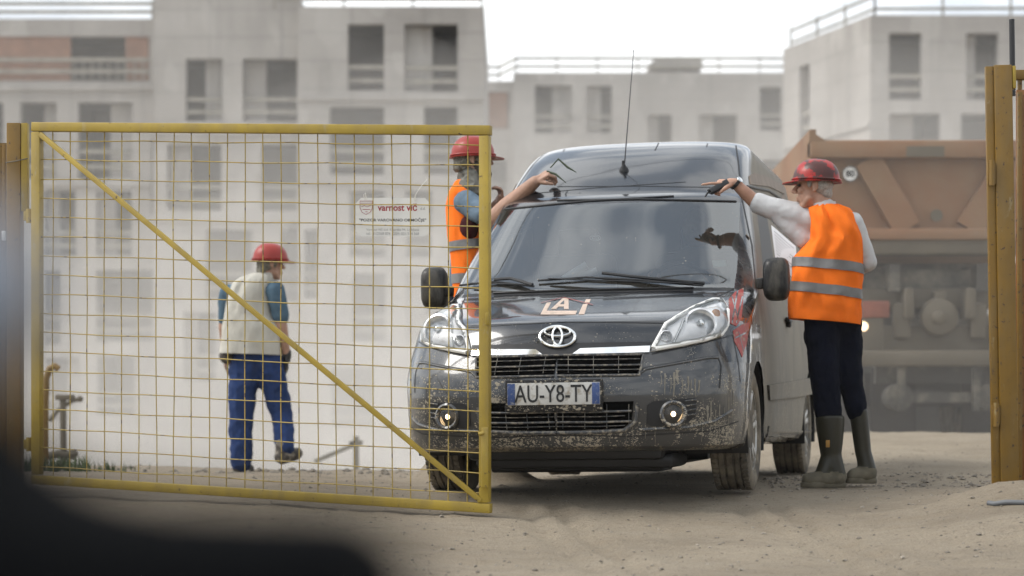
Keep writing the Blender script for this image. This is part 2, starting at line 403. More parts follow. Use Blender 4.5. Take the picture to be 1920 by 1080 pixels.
def single(name, mb, mat, label, cat, loc, group=None, sm=40):      # a thing that is one mesh, origin at its base
    me = mb.mesh(name) if isinstance(mb, MB) else mb
    me.transform(Matrix.Translation(-Vector(loc))); o = link(name, me, mat, None, sm); o.location = loc
    return tag(o, label, cat, group)
def text_mesh(s, size, ext=.0015, bold=0.0, xs=1.0, align='CENTER'):
    cu = bpy.data.curves.new('txt', 'FONT'); cu.body = s; cu.size = size; cu.extrude = ext; cu.offset = bold
    cu.align_x = align; cu.align_y = 'CENTER'; cu.resolution_u = 4
    o = bpy.data.objects.new('txt', cu); COL.objects.link(o)
    dg = bpy.context.evaluated_depsgraph_get(); me = bpy.data.meshes.new_from_object(o.evaluated_get(dg))
    bpy.data.objects.remove(o); bpy.data.curves.remove(cu)
    me.materials.clear(); me.transform(Matrix.Diagonal((xs, 1, 1, 1))); return me
_tex = {}
def remesh(mb, voxel, it=4, disp=0.0, dscale=.12, fac=.5):
    me = mb.mesh('tmp'); o = bpy.data.objects.new('tmp', me); COL.objects.link(o)
    m = o.modifiers.new('r', 'REMESH'); m.mode = 'VOXEL'; m.voxel_size = voxel; m.use_smooth_shade = True
    if it: m = o.modifiers.new('s', 'SMOOTH'); m.factor = fac; m.iterations = it
    if disp:
        if dscale not in _tex:
            tx = bpy.data.textures.new('clouds', 'CLOUDS'); tx.noise_scale = dscale; tx.noise_depth = 2; _tex[dscale] = tx
        m = o.modifiers.new('d', 'DISPLACE'); m.texture = _tex[dscale]; m.strength = disp; m.mid_level = .5; m.texture_coords = 'LOCAL'
    dg = bpy.context.evaluated_depsgraph_get(); out = bpy.data.meshes.new_from_object(o.evaluated_get(dg))
    bpy.data.objects.remove(o); bpy.data.meshes.remove(me); return out

# ------------------------------------------------------------------ ground
def sst(a, b, x):
    t = max(0.0, min(1.0, (x-a)/(b-a))); return t*t*(3-2*t)
def gz(x, y, fine=True):
    z = -.20*sst(11.9, 9.0, y)
    px = CX+FPX*x/max(y, .5)
    right = sst(1.7, 2.7, x)
    z += .22*sst(13.0, 18.6, y)*sst(1.55, 2.8, x)*(1-sst(19.4, 21.0, y))
    z += -.05*sst(13, 16.5, y)*(1-sst(.3, 1.2, x))
    edge = 17.6+.5*math.sin(x*1.3)+1.4*sst(.5, 2.5, x)*1.0
    far = 1-right
    z += -2.2*sst(edge, edge+7, y)*far
    z += -2.0*sst(24, 34, y)*right
    z += .24*math.exp(-(((x+.24)/.30)**2+((y-13.35)/.42)**2)**2)                       # mound beside the van
    z += .15*math.exp(-((x-2.5)/.40)**2-((y-10.65)/.45)**2)                            # heap at the right post
    z += .11*math.exp(-((x-2.30)/.42)**2-((y-9.75)/.5)**2)
    z += .035*math.exp(-((y-13.2)/.35)**2)*sst(1.5, 1.9, x)
    if fine:
        n = noise.noise(Vector((x*.8, y*.8, 0)))*.02+noise.noise(Vector((x*3, y*3, 4)))*.010
        if 7 < y < 22:
            n += noise.noise(Vector((x*9, y*9, 9)))*.009+noise.noise(Vector((x*17, y*20, 2)))*.006
            for rx_ in (.05, .22, 1.15, 1.32):
                q_ = x-rx_-.05*math.sin(y*.9)-.10*(11-y)
                n += (-.024*math.exp(-(q_/.05)**2)+.012*math.exp(-((q_-.10)/.04)**2))*(1 if y < 11.3 else .3)
        z += n*(1-.8*math.exp(-((x-.7)/1.2)**4)*(1 if 11 < y < 15.4 else 0)) if y < 24 else n*3
    return z
def axis_vals(segs):
    out = []
    for a, b, n in segs: out += [a+(b-a)*i/n for i in range(n)]
    out.append(segs[-1][1]); return out
xs = axis_vals([(-120, -20, 12), (-20, -6, 14), (-6, -3.2, 28), (-3.2, 3.6, 130), (3.6, 7, 34), (7, 20, 13), (20, 120, 12)])
ys = axis_vals([(-12, 0, 8), (0, 7.5, 20), (7.5, 10, 50), (10, 16, 100), (16, 22, 75), (22, 36, 40), (36, 80, 22), (80, 200, 24)])
gm = bpy.data.meshes.new('ground')
gm.from_pydata([(x, y, gz(x, y)) for y in ys for x in xs], [], [(j*len(xs)+i, j*len(xs)+i+1, (j+1)*len(xs)+i+1, (j+1)*len(xs)+i) for j in range(len(ys)-1) for i in range(len(xs)-1)])
g = link('ground', gm, m_ground, None, 180); g['kind'] = 'structure'
# loose stones on the track
mb = MB()
def stone(x, y, r):
    z = gz(x, y); a = random.random()*6.28; ca, sa = math.cos(a), math.sin(a); vs = []
    e = [random.uniform(.65, 1.25) for _ in range(3)]
    for p in ((1, 0, 0), (-1, 0, 0), (0, 1, 0), (0, -1, 0), (0, 0, 1), (0, 0, -.4), (.62, .62, .5), (-.62, .62, .45), (.6, -.6, .5), (-.6, -.6, .5)):
        q = Vector((p[0]*e[0]*r, p[1]*e[1]*r, p[2]*e[2]*r*.7))*random.uniform(.85, 1.15)
        vs.append(Vector((x+q.x*ca-q.y*sa, y+q.x*sa+q.y*ca, z+q.z)))
    bm = bmesh.new(); [bm.verts.new(v) for v in vs]; bm.verts.index_update()
    h = bmesh.ops.convex_hull(bm, input=bm.verts[:]); bm.verts.index_update()
    mb.add([v.co.copy() for v in bm.verts], [tuple(v.index for v in f.verts) for f in bm.faces]); bm.free()
for i in range(2600):
    y = random.uniform(7.6, 16.5); x = random.uniform(-.12*y, .26*y); stone(x, y, random.choice((.003, .004, .004, .005, .006, .008, .012)))
for i in range(450):
    y = random.gauss(12.8, .45); x = random.uniform(1.45, 3.3); stone(x, y, random.choice((.006, .008, .010, .014, .02)))
for i in range(160):
    y = random.gauss(16.9, .5); x = random.uniform(-4, -.6); stone(x, y, random.choice((.01, .014, .02, .035)))
go = link('gravel', mb, m_stone, None, 30); go['kind'] = 'stuff'; go['label'] = 'loose grey stones and clods scattered over the dusty track'; go['category'] = 'gravel'
# ------------------------------------------------------------------ buildings (raw concrete shells)
def facade(name, thing_o, Pfun, outline_x, top_y, bot_y, rects, mat=m_concrete, back=None, room=3.5, guard=True, inward=Vector((0, 1, 0)), thick=.35, depth=14):
    x0, x1 = outline_x
    xc = sorted({x0, x1, *[r[0] for r in rects], *[r[2] for r in rects]}); yc = sorted({top_y, bot_y, *[r[1] for r in rects], *[r[3] for r in rects]})
    mb = MB(); 
    for i in range(len(xc)-1):
        for j in range(len(yc)-1):
            mxx, myy = (xc[i]+xc[i+1])/2, (yc[j]+yc[j+1])/2
            if any(r[0] < mxx < r[2] and r[1] < myy < r[3] for r in rects): continue
            mb.add([Pfun(xc[i], yc[j+1]), Pfun(xc[i+1], yc[j+1]), Pfun(xc[i+1], yc[j]), Pfun(xc[i], yc[j])], [(0, 1, 2, 3)])
    # box behind: sides, roof, back
    a, b, c, d = Pfun(x0, bot_y), Pfun(x1, bot_y), Pfun(x1, top_y), Pfun(x0, top_y); D = inward*depth
    mb.add([a, b, c, d, a+D, b+D, c+D, d+D], [(0, 3, 7, 4), (1, 5, 6, 2), (3, 2, 6, 7), (4, 7, 6, 5)])
    me = mb.mesh(name); wall = link('wall', me, mat, thing_o, 0)
    for r in rects:
        A, B, C_, D_ = Pfun(r[0], r[3]), Pfun(r[2], r[3]), Pfun(r[2], r[1]), Pfun(r[0], r[1])
        E = inward*thick; F = inward*room
        rv = MB(); rv.add([A, B, C_, D_, A+E, B+E, C_+E, D_+E], [(0, 1, 5, 4), (1, 2, 6, 5), (2, 3, 7, 6), (3, 0, 4, 7)])
        ux = (B-A).normalized(); mgx = ux*.6; mgz = Vector((0, 0, .25))
        A2, B2, C2, D2 = A+E-mgx-mgz*.2, B+E+mgx-mgz*.2, C_+E+mgx+mgz, D_+E-mgx+mgz
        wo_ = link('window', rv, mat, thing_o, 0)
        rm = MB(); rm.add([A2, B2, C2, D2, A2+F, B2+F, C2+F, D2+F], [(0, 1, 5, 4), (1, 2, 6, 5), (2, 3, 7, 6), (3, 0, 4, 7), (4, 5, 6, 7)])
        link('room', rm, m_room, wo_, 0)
        if len(r) < 5 and (r[2]-r[0]) > 40 and random.random() < .55:
            q = random.uniform(.35, .6); sgn_ = random.random() < .5; w_ = (B-A); pa, pb = (A+E*1.6, A+w_*q+E*1.6) if sgn_ else (A+w_*q+E*1.6, B+E*1.6)
            pw_ = MB(); hh_ = (D_-A); pw_.rings([[pa, pb, pb+hh_, pa+hh_], [pa+F*.08, pb+F*.08, pb+hh_+F*.08, pa+hh_+F*.08]]); link('partition', pw_, mat, wo_, 0)
        if guard and (len(r) < 5):
            H = (D_-A).z
            for hh in (.16, .36):
                gb = MB()
                p = A+Vector((0, 0, H*hh))+E*.4; q = B+Vector((0, 0, H*hh))+E*.4
                gb.bar(p, q, .15, .04); link('guard_board', gb, m_timber, wo_, 0)
    return wall
def railing(thing_o, pts, heights, post_every, wd=.13):
    mb = MB()
    for a, b in zip(pts[:-1], pts[1:]):
        n = max(1, int((b-a).length/post_every))
        for h in heights: mb.bar(a+Vector((0, 0, h)), b+Vector((0, 0, h)), wd, .05)
        for i in range(n+1):
            p = a+(b-a)*i/n; mb.bar(p-Vector((0, 0, .1)), p+Vector((0, 0, heights[-1]+.12)), .09, .07, Vector((0, 1, 0)))
    return link('roof_railing', mb, m_timber, thing_o, 0)
BOT = 900
bl = thing('concrete_building', 'unfinished grey concrete block with clay brick balcony behind the yellow gate', 'building', W(450, BOT, 80))
p80 = lambda x, y: W(x, y, 80); p77 = lambda x, y: W(x, y, 78)
p79 = lambda x, y: W(x, y, 79)
facade('wall_a', bl, p80, (-240, 290), 35, BOT, [(-150, 68, 280, 152, 1), (38, 192, 106, 335), (146, 192, 248, 335), (82, 357, 142, 480), (180, 357, 247, 480), (82, 508, 112, 645), (180, 506, 290-4, 640), (84, 670, 150, 790), (182, 668, 252, 778), (-60, 192, 6, 335)])
facade('wall_b', bl, p79, (288, 562), -6, BOT, [(348, 110, 417, 228), (455, 110, 557, 228), (313, 270, 415, 395), (490, 270, 557, 395), (385, 430, 472, 560), (527, 430, 558, 560), (345, 585, 405, 715), (470, 600, 540, 720)])
facade('wall_c', bl, p77, (560, 908), 12, BOT, [(652, 45, 720, 170), (758, 45, 858, 172), (618, 200, 720, 328), (795, 200, 858, 328), (655, 357, 722, 482), (760, 357, 810, 482), (570, 430, 595, 560), (660, 512, 722, 640), (760, 512, 858, 640), (620, 690, 700, 800)])
mb = MB(); mb.box((W(-10, 110, 80.18)+W(133, 110, 80.18))/2+Vector((0, .0, 0)), (143*80/FPX, .2, 84*80/FPX-.01)); link('brick_panel', mb, m_brick, bl, 0); mb = MB()
mb.box((W(236, 110, 80.18)+W(279, 110, 80.18))/2, (43*80/FPX, .2, 84*80/FPX-.01)); link('brick_panel', mb, m_brick, bl, 0); mb = MB(); mb.box(W(-80, 110, 80.18), (139*80/FPX, .2, 84*80/FPX-.01))
link('brick_panel', mb, m_brick, bl, 0)
mb = MB()
for yy in (112, 134): mb.bar(W(-150, yy, 79.9), W(280, yy, 79.9), .14, .05)
for xx in range(140, 280, 16): mb.bar(W(xx, 150, 79.92), W(xx, 112, 79.92), .05, .04, Vector((0, 1, 0)))
link('balcony_guard', mb, m_timber, bl, 0)
mb = MB()
for (a, b, yy, Yd) in ((-240, 288, 165, 79.92), (288, 562, 250, 78.93), (560, 908, 184, 77.93), (-240, 288, 345, 79.92), (560, 908, 341, 77.93), (288, 562, 412, 78.93)):
    mb.box((W(a, yy, Yd)+W(b, yy, Yd))/2, ((b-a)*Yd/FPX, .1, .16))
for (xx, y0, y1, Yd) in ((598, 120, 190, 77.97), (608, 110, 180, 77.97)): mb.box((W(xx, y0, Yd)+W(xx, y1, Yd))/2, (.12, .05, (y1-y0)*Yd/FPX))
link('slab_edge', mb, m_concrete, bl, 0)
railing(bl, [W(-240, 35, 80.3), W(286, 35, 80.3)], (.25, .55), 5.8)
railing(bl, [W(290, -6, 79.3), W(375, -6, 79.3)], (.3, .65), 1.8); railing(bl, [W(515, 12, 78.2), W(904, 12, 78.2)], (.26, .6), 2.4)
bc = thing('concrete_building', 'far pale concrete block with flat roof and railing above the van', 'building', W(1180, BOT, 115))
p115 = lambda x, y: W(x, y, 115)
facade('wall', bc, p115, (962, 1500), 136, BOT, [(1003, 160, 1072, 250), (1100, 160, 1147, 250), (1425, 163, 1465, 245), (1215, 215, 1260, 300), (1312, 215, 1382, 300), (1000, 300, 1070, 390), (1100, 300, 1148, 390), (1425, 300, 1470, 390)])
facade('wall', bc, lambda x, y: W(x, y, 117), (860, 968), 152, BOT, [(915, 172, 955, 242), (880, 300, 950, 370)])
mb = MB(); mb.box(W(1266, 130, 118), (2.6, 4, .45)); mb.box(W(1235, 132, 118), (1.2, 3.6, .3)); link('roof_upstand', mb, m_concrete, bc, 0)
mb = MB(); mb.box(W(934, 207, 117.15), (1.0, .12, 1.9)); link('brick_panel', mb, m_brick, bc, 0)
railing(bc, [W(870, 152, 117.2), W(936, 152, 117.2), W(968, 136, 115.3), W(1500, 136, 115.3)], (.32, .75), 1.95, .16)
br = thing('concrete_building', 'unfinished concrete block behind the orange truck, its side wall angled away', 'building', W(1800, BOT, 75))
p75 = lambda x, y: W(x, y, 75)
facade('wall', br, p75, (1632, 2150), 28, BOT, [(1667, 62, 1728, 187), (1812, 62, 1872, 187), (1668, 213, 1763, 300), (1802, 213, 1865, 300), (1668, 365, 1763, 480), (1802, 365, 1900, 480)])
Ca, Cb = Vector((W(1632, 0, 75).x, 75, 0)), Vector((10.2, 82.2, 0))
def pside(x, y):          # x 0..1 from far end to corner, y in metres height
    p = Cb+(Ca-Cb)*x; return Vector((p.x, p.y, y))
ztop, zbot = W(0, 28, 75).z, W(0, BOT, 75).z
inw = Vector(((Ca-Cb).y, -(Ca-Cb).x, 0)).normalized(); inw = inw if inw.x > 0 else -inw
facade('wall', br, lambda x, y: pside(x, -y), (0.0, 1.0), -ztop, -zbot, [(.20, -(ztop-.9), .32, -(ztop-3.6)), (.2, -(ztop-4.0), .32, -(ztop-6.6))], inward=inw, depth=.4, room=1.2)
mb = MB()
for z in (ztop-3.75, ztop-6.8):
    a, b = pside(0, z)-inw*.03, pside(1, z)-inw*.03; mb.bar(a, b, .16, .08)
link('slab_edge', mb, m_concrete, br, 0)
railing(br, [pside(0, ztop)+inw*.3, pside(1, ztop)+inw*.2+Vector((0, .2, 0)), W(2150, 28, 75.3)], (.25, .7), 2.2, .10)

# ------------------------------------------------------------------ orange tipper truck, seen from behind
TY = 21.0; ts = FPX/TY
tr = thing('tipper_truck', 'dusty orange tipper truck with V ribbed tailgate, tail towards the camera', 'truck', (W(1760, 0, TY).x, TY, 0))
tcx = W(1760, 0, TY).x
def tz(py): return W(0, py, TY).z
mb = MB(); HW = 1.25
mb.box((tcx, TY+.06, (tz(297)+tz(432))/2), (2*HW-.1, .08, tz(297)-tz(432)))
body = link('tailgate', mb, m_truckorange, tr, 0)
mb = MB(); mb.box((tcx, TY-.02, tz(282)), (2*HW, .22, .17), bev=.02); mb.box((tcx, TY, tz(440)), (2*HW, .18, .11), bev=.015)
link('tailgate_rail', mb, m_truckorange, tr)
for (xa, xb) in ((1625, 1700), (1898, 1815)):
    mb = MB(); mb.bar(W(xa, 300, TY), W(xb, 430, TY), .26, .14, Vector((1, 0, 0)).cross(Vector((0, 1, 0)))); link('rib', mb, m_truckorange, tr)
mb = MB(); x0 = tcx-HW
mb.add([(x0, TY-.1, tz(450)), (x0+.06, TY-.1, tz(450)), (x0+.06, TY-.1, tz(245)), (x0, TY-.1, tz(245)), (x0, TY+4.6, tz(440)), (x0+.06, TY+4.6, tz(440)), (x0+.06, TY+4.6, tz(265)), (x0, TY+4.6, tz(265))],
       [(0, 1, 2, 3), (4, 5, 6, 7), (0, 4, 7, 3), (1, 2, 6, 5), (3, 7, 6, 2), (0, 1, 5, 4)])
x1 = tcx+HW-.06
mb.add([(x1, TY-.1, tz(450)), (x1+.06, TY-.1, tz(450)), (x1+.06, TY-.1, tz(245)), (x1, TY-.1, tz(245)), (x1, TY+4.6, tz(440)), (x1+.06, TY+4.6, tz(440)), (x1+.06, TY+4.6, tz(265)), (x1, TY+4.6, tz(265))],
       [(0, 1, 2, 3), (4, 5, 6, 7), (0, 4, 7, 3), (1, 2, 6, 5), (3, 7, 6, 2), (0, 1, 5, 4)])
mb.box((tcx, TY+4.6, (tz(265)+tz(440))/2), (2*HW, .08, tz(265)-tz(440))); mb.box((tcx, TY+2.35, tz(445)), (2*HW-.14, 4.4, .1))
mb.add([(x0-.01, TY-.13, tz(268)), (x0+.16, TY-.13, tz(268)), (x0-.01, TY-.13, tz(247)), (x0-.01, TY-.07, tz(268)), (x0+.16, TY-.07, tz(268)), (x0-.01, TY-.07, tz(247))], [(0, 1, 2), (3, 5, 4), (0, 3, 4, 1), (1, 4, 5, 2), (0, 2, 5, 3)])
link('tipper_body', mb, m_truckorange, tr, 0)
mb = MB(); mb.box((tcx, TY+.1, tz(462)), (2*HW+.02, .3, .16), bev=.03); link('hinge_beam', mb, m_truckdust, tr)
mb = MB()
for sx in (-.42, .42): mb.box((tcx+sx, TY+3, tz(520)), (.10, 6.0, .26))
mb.box((tcx, TY+.35, tz(520)), (2.3, .12, .18)); mb.box((tcx, TY+.5, tz(545)), (1.1, .25, .45)); mb.box((tcx, TY+1.2, tz(600)), (2.1, .2, .2))
mb.box((tcx, TY+1.0, tz(520)), (2.2, .06, .4)); mb.box((tcx, TY+4.2, tz(600)), (2.3, .2, 1.2))
link('chassis', mb, m_truckdark, tr, 0)
mb = MB(); mb.lathe([(.04, -.03), (.17, -.03), (.19, .0), (.17, .08), (.1, .12)], W(1760, 595, TY+.05), (0, -1, 0), 24); mb.lathe([(.07, 0), (.05, .06), (0.01, .07)], W(1760, 596, TY-.08), (0, -1, 0), 16)
mb.box(W(1760, 570, TY+.12), (.12, .2, .25), bev=.02)
link('tow_coupling', mb, m_truckdust, tr)
mb = MB(); mb.box(W(1760, 642, TY+.16), (1.35, .1, .32), bev=.02)
for px_ in (1690, 1832): mb.box(W(px_, 602, TY+.1), (.16, .16, .34), bev=.03)
mb.box(W(1760, 560, TY+.22), (1.5, .1, .2), bev=.02); mb.box(W(1700, 570, TY+.1), (.1, .3, .3), bev=.03); mb.box(W(1815, 570, TY+.1), (.1, .3, .3), bev=.03)
link('towing_crossmember', mb, m_truckdust, tr)
mb = MB(); mb.box(W(1760, 672, TY-.1), (2.46, .09, .15), bev=.02); link('underrun_bar', mb, m_truckdust, tr)
mb = MB()
for px_ in (1690, 1830): mb.bar(W(px_, 690, TY-.02), W(px_, 770, TY), .07, .07, Vector((0, 1, 0)))
mb.bar(W(1660, 745, TY+.1), W(1860, 745, TY+.1), .1, .1); mb.bar(W(1640, 700, TY+.3), W(1880, 700, TY+.3), .2, .1)
mb.lathe([(.02, 0), (.13, .02), (.13, .3), (.02, .32)], W(1677, 745, TY+.3), (0, -1, 0), 18); mb.lathe([(.02, 0), (.13, .02), (.13, .3), (.02, .32)], W(1842, 745, TY+.3), (0, -1, 0), 18)
link('rear_axle', mb, m_truckdark, tr)
mb = MB()
for px_ in (1575, 1675, 1845, 1945): mb = MB(); mb.box((W(px_, 0, TY+.45).x, TY+.45, .50), (.44, .02, .66)); link('mud_flap', mb, m_trimclean0, tr)
mb = MB(); mb.box((tcx, TY+3.2, .62), (1.0, 3.6, .35)); mb.box((tcx, TY+5.3, .6), (2.2, .1, .9)); link('driveline', mb, m_trimclean0, tr)
def truck_wheel(x, y):
    mb = MB(); mb.lathe([(.3, -.15), (.47, -.15), (.51, -.11), (.515, 0), (.51, .11), (.47, .15), (.3, .15)], (x, y, .50), (1, 0, 0), 36); w_ = link('wheel', mb, m_tyre, tr)
    mb = MB(); mb.lathe([(.29, -.1), (.28, .02), (.12, .05), (.1, .12), (.01, .13)], (x, y, .50), (1 if x > tcx else -1, 0, 0), 24); link('rim', mb, m_truckdust, w_)
for y in (TY+1.2, TY+2.55, TY+6.4):
    for x in (tcx-1.07, tcx+1.07): truck_wheel(x, y)
    if y < TY+4:
        for x in (tcx-.74, tcx+.74): truck_wheel(x, y)
mb = MB(); mb.box((tcx, TY+6.3, 1.75), (2.4, 2.0, 2.3), bev=.12); link('cab', mb, m_truckorange, tr)
mb = MB(); mb.box(W(1642, 580, TY-.05), (.26, .04, .16), bev=.01); link('reflector_board', mb, M('faded_red_board', (.20, .06, .035), .8), tr)
for px_ in (1630, 1888):
    mb = MB(); mb.box(W(px_, 628, TY), (.26, .1, .36), bev=.02); tl = link('tail_light', mb, m_truckdust, tr)
    mb = MB(); mb.lathe([(.045, 0), (.04, .02), (.001, .025)], W(px_-11 if px_ < 1700 else px_+11, 612, TY-.06), (0, -1, 0), 16); link('lamp', mb, m_tail, tl)
mb = MB(); mb.lathe([(.075, 0), (.075, .006), (.001, .006)], W(1594, 326, TY-.02), (0, -1, 0), 28); sp_ = link('speed_disc', mb, m_white, tr)
mb = MB(); c = W(1594, 326, TY-.03)
mb.tube([c+Vector((math.cos(a*.2094)*.069, 0, math.sin(a*.2094)*.069)) for a in range(30)], .004, 6, True); link('disc_rim', mb, m_ink, sp_)
me = text_mesh('80', .085, .001, .002); me.transform(Matrix.Translation(W(1594, 326, TY-.031)) @ Matrix.Rotation(R(90), 4, 'X')); link('lettering', me, m_ink, sp_, 0)
mb = MB(); mb.box(W(1735, 284, TY-.135), (.36, .01, .10)); link('rail_plate', mb, m_truckdust, tr)
mb = MB(); mb.lathe([(.06, 0), (.06, .01), (.001, .01)], W(1756, 404, TY-.03), (0, -1, 0), 20); link('cap', mb, m_truckdust, tr)

# ------------------------------------------------------------------ the dark van
YAW, ROLL = R(13), R(.75)
fv = Vector((-math.sin(YAW), -math.cos(YAW), 0)); lv = Vector((math.cos(YAW), -math.sin(YAW), 0)); uv = Vector((0, 0, 1))
l2 = lv*math.cos(ROLL)+uv*math.sin(ROLL); u2 = uv*math.cos(ROLL)-lv*math.sin(ROLL)
VM = Matrix((fv, l2, u2)).transposed().to_4x4(); VM.translation = Vector((.438, 11.7, 0)); VI = VM.inverted()
van = thing('van', 'dark grey high roofed van with dusty flanks driving out past the open gate', 'van', mat4=VM)
#        z     xf    hw    a    n   xr    v_ws
ST = [(.225, .84, .80, .40, 2.5, -3.75, .66),
      (.25, .92, .865, .50, 2.5, -3.8, .66),
      (.40, .962, .89, .55, 2.5, -3.82, .66),
      (.52, .970, .895, .56, 2.5, -3.82, .66),
      (.60, .955, .90, .57, 2.5, -3.82, .66),
      (.66, .930, .90, .58, 2.45, -3.82, .66),
      (.74, .885, .897, .60, 2.4, -3.82, .66),
      (.80, .850, .893, .62, 2.35, -3.82, .66),
      (.871, .795, .887, .62, 2.3, -3.82, .66),
      (.895, .735, .885, .62, 2.3, -3.82, .66),
      (.95, .53, .878, .58, 2.3, -3.82, .66),
      (1.01, .285, .870, .52, 2.3, -3.82, .66),
      (1.055, .075, .864, .47, 2.35, -3.82, .66),
      (1.075, .025, .860, .45, 2.4, -3.82, .655),
      (1.17, -.105, .848, .43, 2.4, -3.82, .67),
      (1.40, -.42, .800, .42, 2.45, -3.81, .70),
      (1.60, -.685, .752, .42, 2.5, -3.80, .74),
      (1.635, -.735, .746, .42, 2.5, -3.79, .74),
      (1.66, -.80, .740, .42, 2.5, -3.79, .74),
      (1.80, -1.02, .716, .42, 2.55, -3.77, .74),
      (1.94, -1.27, .685, .42, 2.6, -3.74, .74),
      (2.015, -1.46, .650, .42, 2.6, -3.70, .74),
      (2.055, -1.66, .590, .42, 2.5, -3.62, .74),
      (2.07, -1.95, .45, .40, 2.4, -3.45, .74),
      (2.075, -2.3, .15, .3, 2.2, -3.1, .74)]
def pchip(u, k):
    n = len(ST); i = min(int(u), n-2); t = u-i
    y = lambda j: ST[j][k]
    def sl(j):
        if j <= 0 or j >= n-1: return 0 if k != 1 else (y(min(j+1, n-1))-y(max(j-1, 0)))
        a, b = y(j)-y(j-1), y(j+1)-y(j)
        return 0 if a*b <= 0 else 2*a*b/(a+b)
    m0, m1 = sl(i), sl(i+1); t2, t3 = t*t, t*t*t
    return (2*t3-3*t2+1)*y(i)+(t3-2*t2+t)*m0+(-2*t3+3*t2)*y(i+1)+(t3-t2)*m1
NW = 16; NP = 7; NF = 74              # columns: centre..windscreen edge, pillar, flank
def shell_pt(u, k):
    z, xf, hw, a, n, xr, vw = [pchip(u, q) for q in range(7)]; hw *= .987
    if k <= NW+NP:
        v = vw*k/NW if k <= NW else vw+(1-vw)*(k-NW)/NP
        ph = v*math.pi/2
        y = hw*math.sin(ph)**(2/n); x = xf-a*(1-max(math.cos(ph), 0)**(2/n))
        # bonnet: raised wings and a slightly sunk middle
        return Vector((x, y, z))
    s = (k-NW-NP)/NF; x0 = xf-a
    s2 = s
    x = x0+(xr-x0)*s2
    rear = max(0, (s-.93)/.07); y = hw*(1-.06*rear*rear)
    waist = .012*math.exp(-((z-.93)/.05)**2)*min(1, s*8)
    return Vector((x, y-waist*0, z))
us = []
for i in range(len(ST)-1):
    dz = (Vector((ST[i][0], ST[i][1]))-Vector((ST[i+1][0], ST[i+1][1]))).length
    m = max(2, min(8, int(dz/.03)))
    us += [i+j/m for j in range(m)]
us.append(len(ST)-1)
NK = NW+NP+NF+1
GR = [[shell_pt(u, k) for k in range(NK)] for u in us]
WR, ARC = .315, .362
WX = (0.0, -2.95); WZ = .315
def regions(i, k, sgn):
    u = us[i]+1e-6; kk = k+.5
    p = (GR[i][k]+GR[i+1][k+1])/2
    if 13 <= u < 16 and k < NW: return 'windscreen'
    if 16 <= u < 18 and k < NW+2: return 'header'
    if 12 <= u < 13 and k < NW: return 'cowl'
    if 8 <= u < 12 and k < NW+1: return 'bonnet'
    if u < 5 and p.x > .03: return 'bumper'
    if k > NW+NP+1 and 1.13 < p.z < 1.60 and p.x < -.25:
        s = (k-NW-NP)/NF
        if .055 < s < .26: return 'side_opening_shade' if sgn > 0 else 'far_opening_shade'
    return 'body'
parts = {}
full = MB()
for sgn in (1, -1):
    for i in range(len(us)-1):
        for k in range(NK-1):
            q = [GR[i][k], GR[i][k+1], GR[i+1][k+1], GR[i+1][k]]
            q = [Vector((v.x, v.y*sgn, v.z)) for v in q]
            f = (0, 1, 2, 3) if sgn > 0 else (3, 2, 1, 0)
            full.add(q, [f])
            out = False
            for wx in WX:
                d = [math.hypot(v.x-wx, v.z-WZ) for v in q]
                if max(d) < ARC and abs(q[0].y) > .5: out = True
                for v, dd in zip(q, d):
                    if dd < ARC and abs(v.y) > .5 and dd > 1e-4:
                        v.x = wx+(v.x-wx)*ARC/dd; v.z = max(.2, WZ+(v.z-WZ)*ARC/dd)
            if out: continue
            parts.setdefault(regions(i, k, sgn), MB()).add(q, [f])
# roof cap and rear panel
top = GR[-1]; rp = MB()
rp.add([Vector((p.x, s*p.y, p.z)) for s in (1, -1) for p in (top if s > 0 else top)], [])
n = len(top)
for k in range(n-1): parts['body'].add([top[k], top[k+1], Vector((top[k+1].x, -top[k+1].y, top[k+1].z)), Vector((top[k].x, -top[k].y, top[k].z))], [(0, 1, 2, 3)])
for i in range(len(us)-1):
    a, b = GR[i][-1], GR[i+1][-1]
    parts['body'].add([a, Vector((a.x, -a.y, a.z)), Vector((b.x, -b.y, b.z)), b], [(0, 1, 2, 3)])
fm = full.mesh('shell'); bmf = bmesh.new(); bmf.from_mesh(fm); BV = BVHTree.FromBMesh(bmf); bmf.free(); bpy.data.meshes.remove(fm)
def weld(me):
    bm = bmesh.new(); bm.from_mesh(me); bmesh.ops.remove_doubles(bm, verts=bm.verts[:], dist=1e-5)
    bmesh.ops.dissolve_degenerate(bm, edges=bm.edges[:], dist=1e-6); bmesh.ops.recalc_face_normals(bm, faces=bm.faces[:]); bm.to_mesh(me); bm.free(); return me
names = {'body': ('body', m_paint), 'bonnet': ('bonnet', m_paint), 'bumper': ('bumper', m_bumper), 'windscreen': ('windscreen', m_wind), 'header': ('roof_header', m_paint), 'cowl': ('cowl', m_trim), 'side_opening_shade': ('side_opening_shade', m_sideshade), 'far_opening_shade': ('side_opening_shade', m_sideshade)}
VO = {}
for key, mb in parts.items():
    nm, mt = names[key]
    VO[key] = link(nm, weld(mb.mesh(nm)), mt, van, 30 if key in ('body', 'bumper', 'bonnet') else 180, False)
camL = VI @ Vector((0, 0, CH))
def vray(px, py):
    d = (VI.to_3x3() @ (W(px, py, 1)-Vector((0, 0, CH)))).normalized()
    loc, nor, idx, dist = BV.ray_cast(camL, d)
    if loc is None: return None, None
    if nor.dot(d) > 0: nor = -nor
    return loc, nor
def near(p):
    loc, nor, idx, dist = BV.find_nearest(p)
    if nor.dot(loc-Vector((-1.5, 0, .9))) < 0: nor = -nor
    return loc, nor
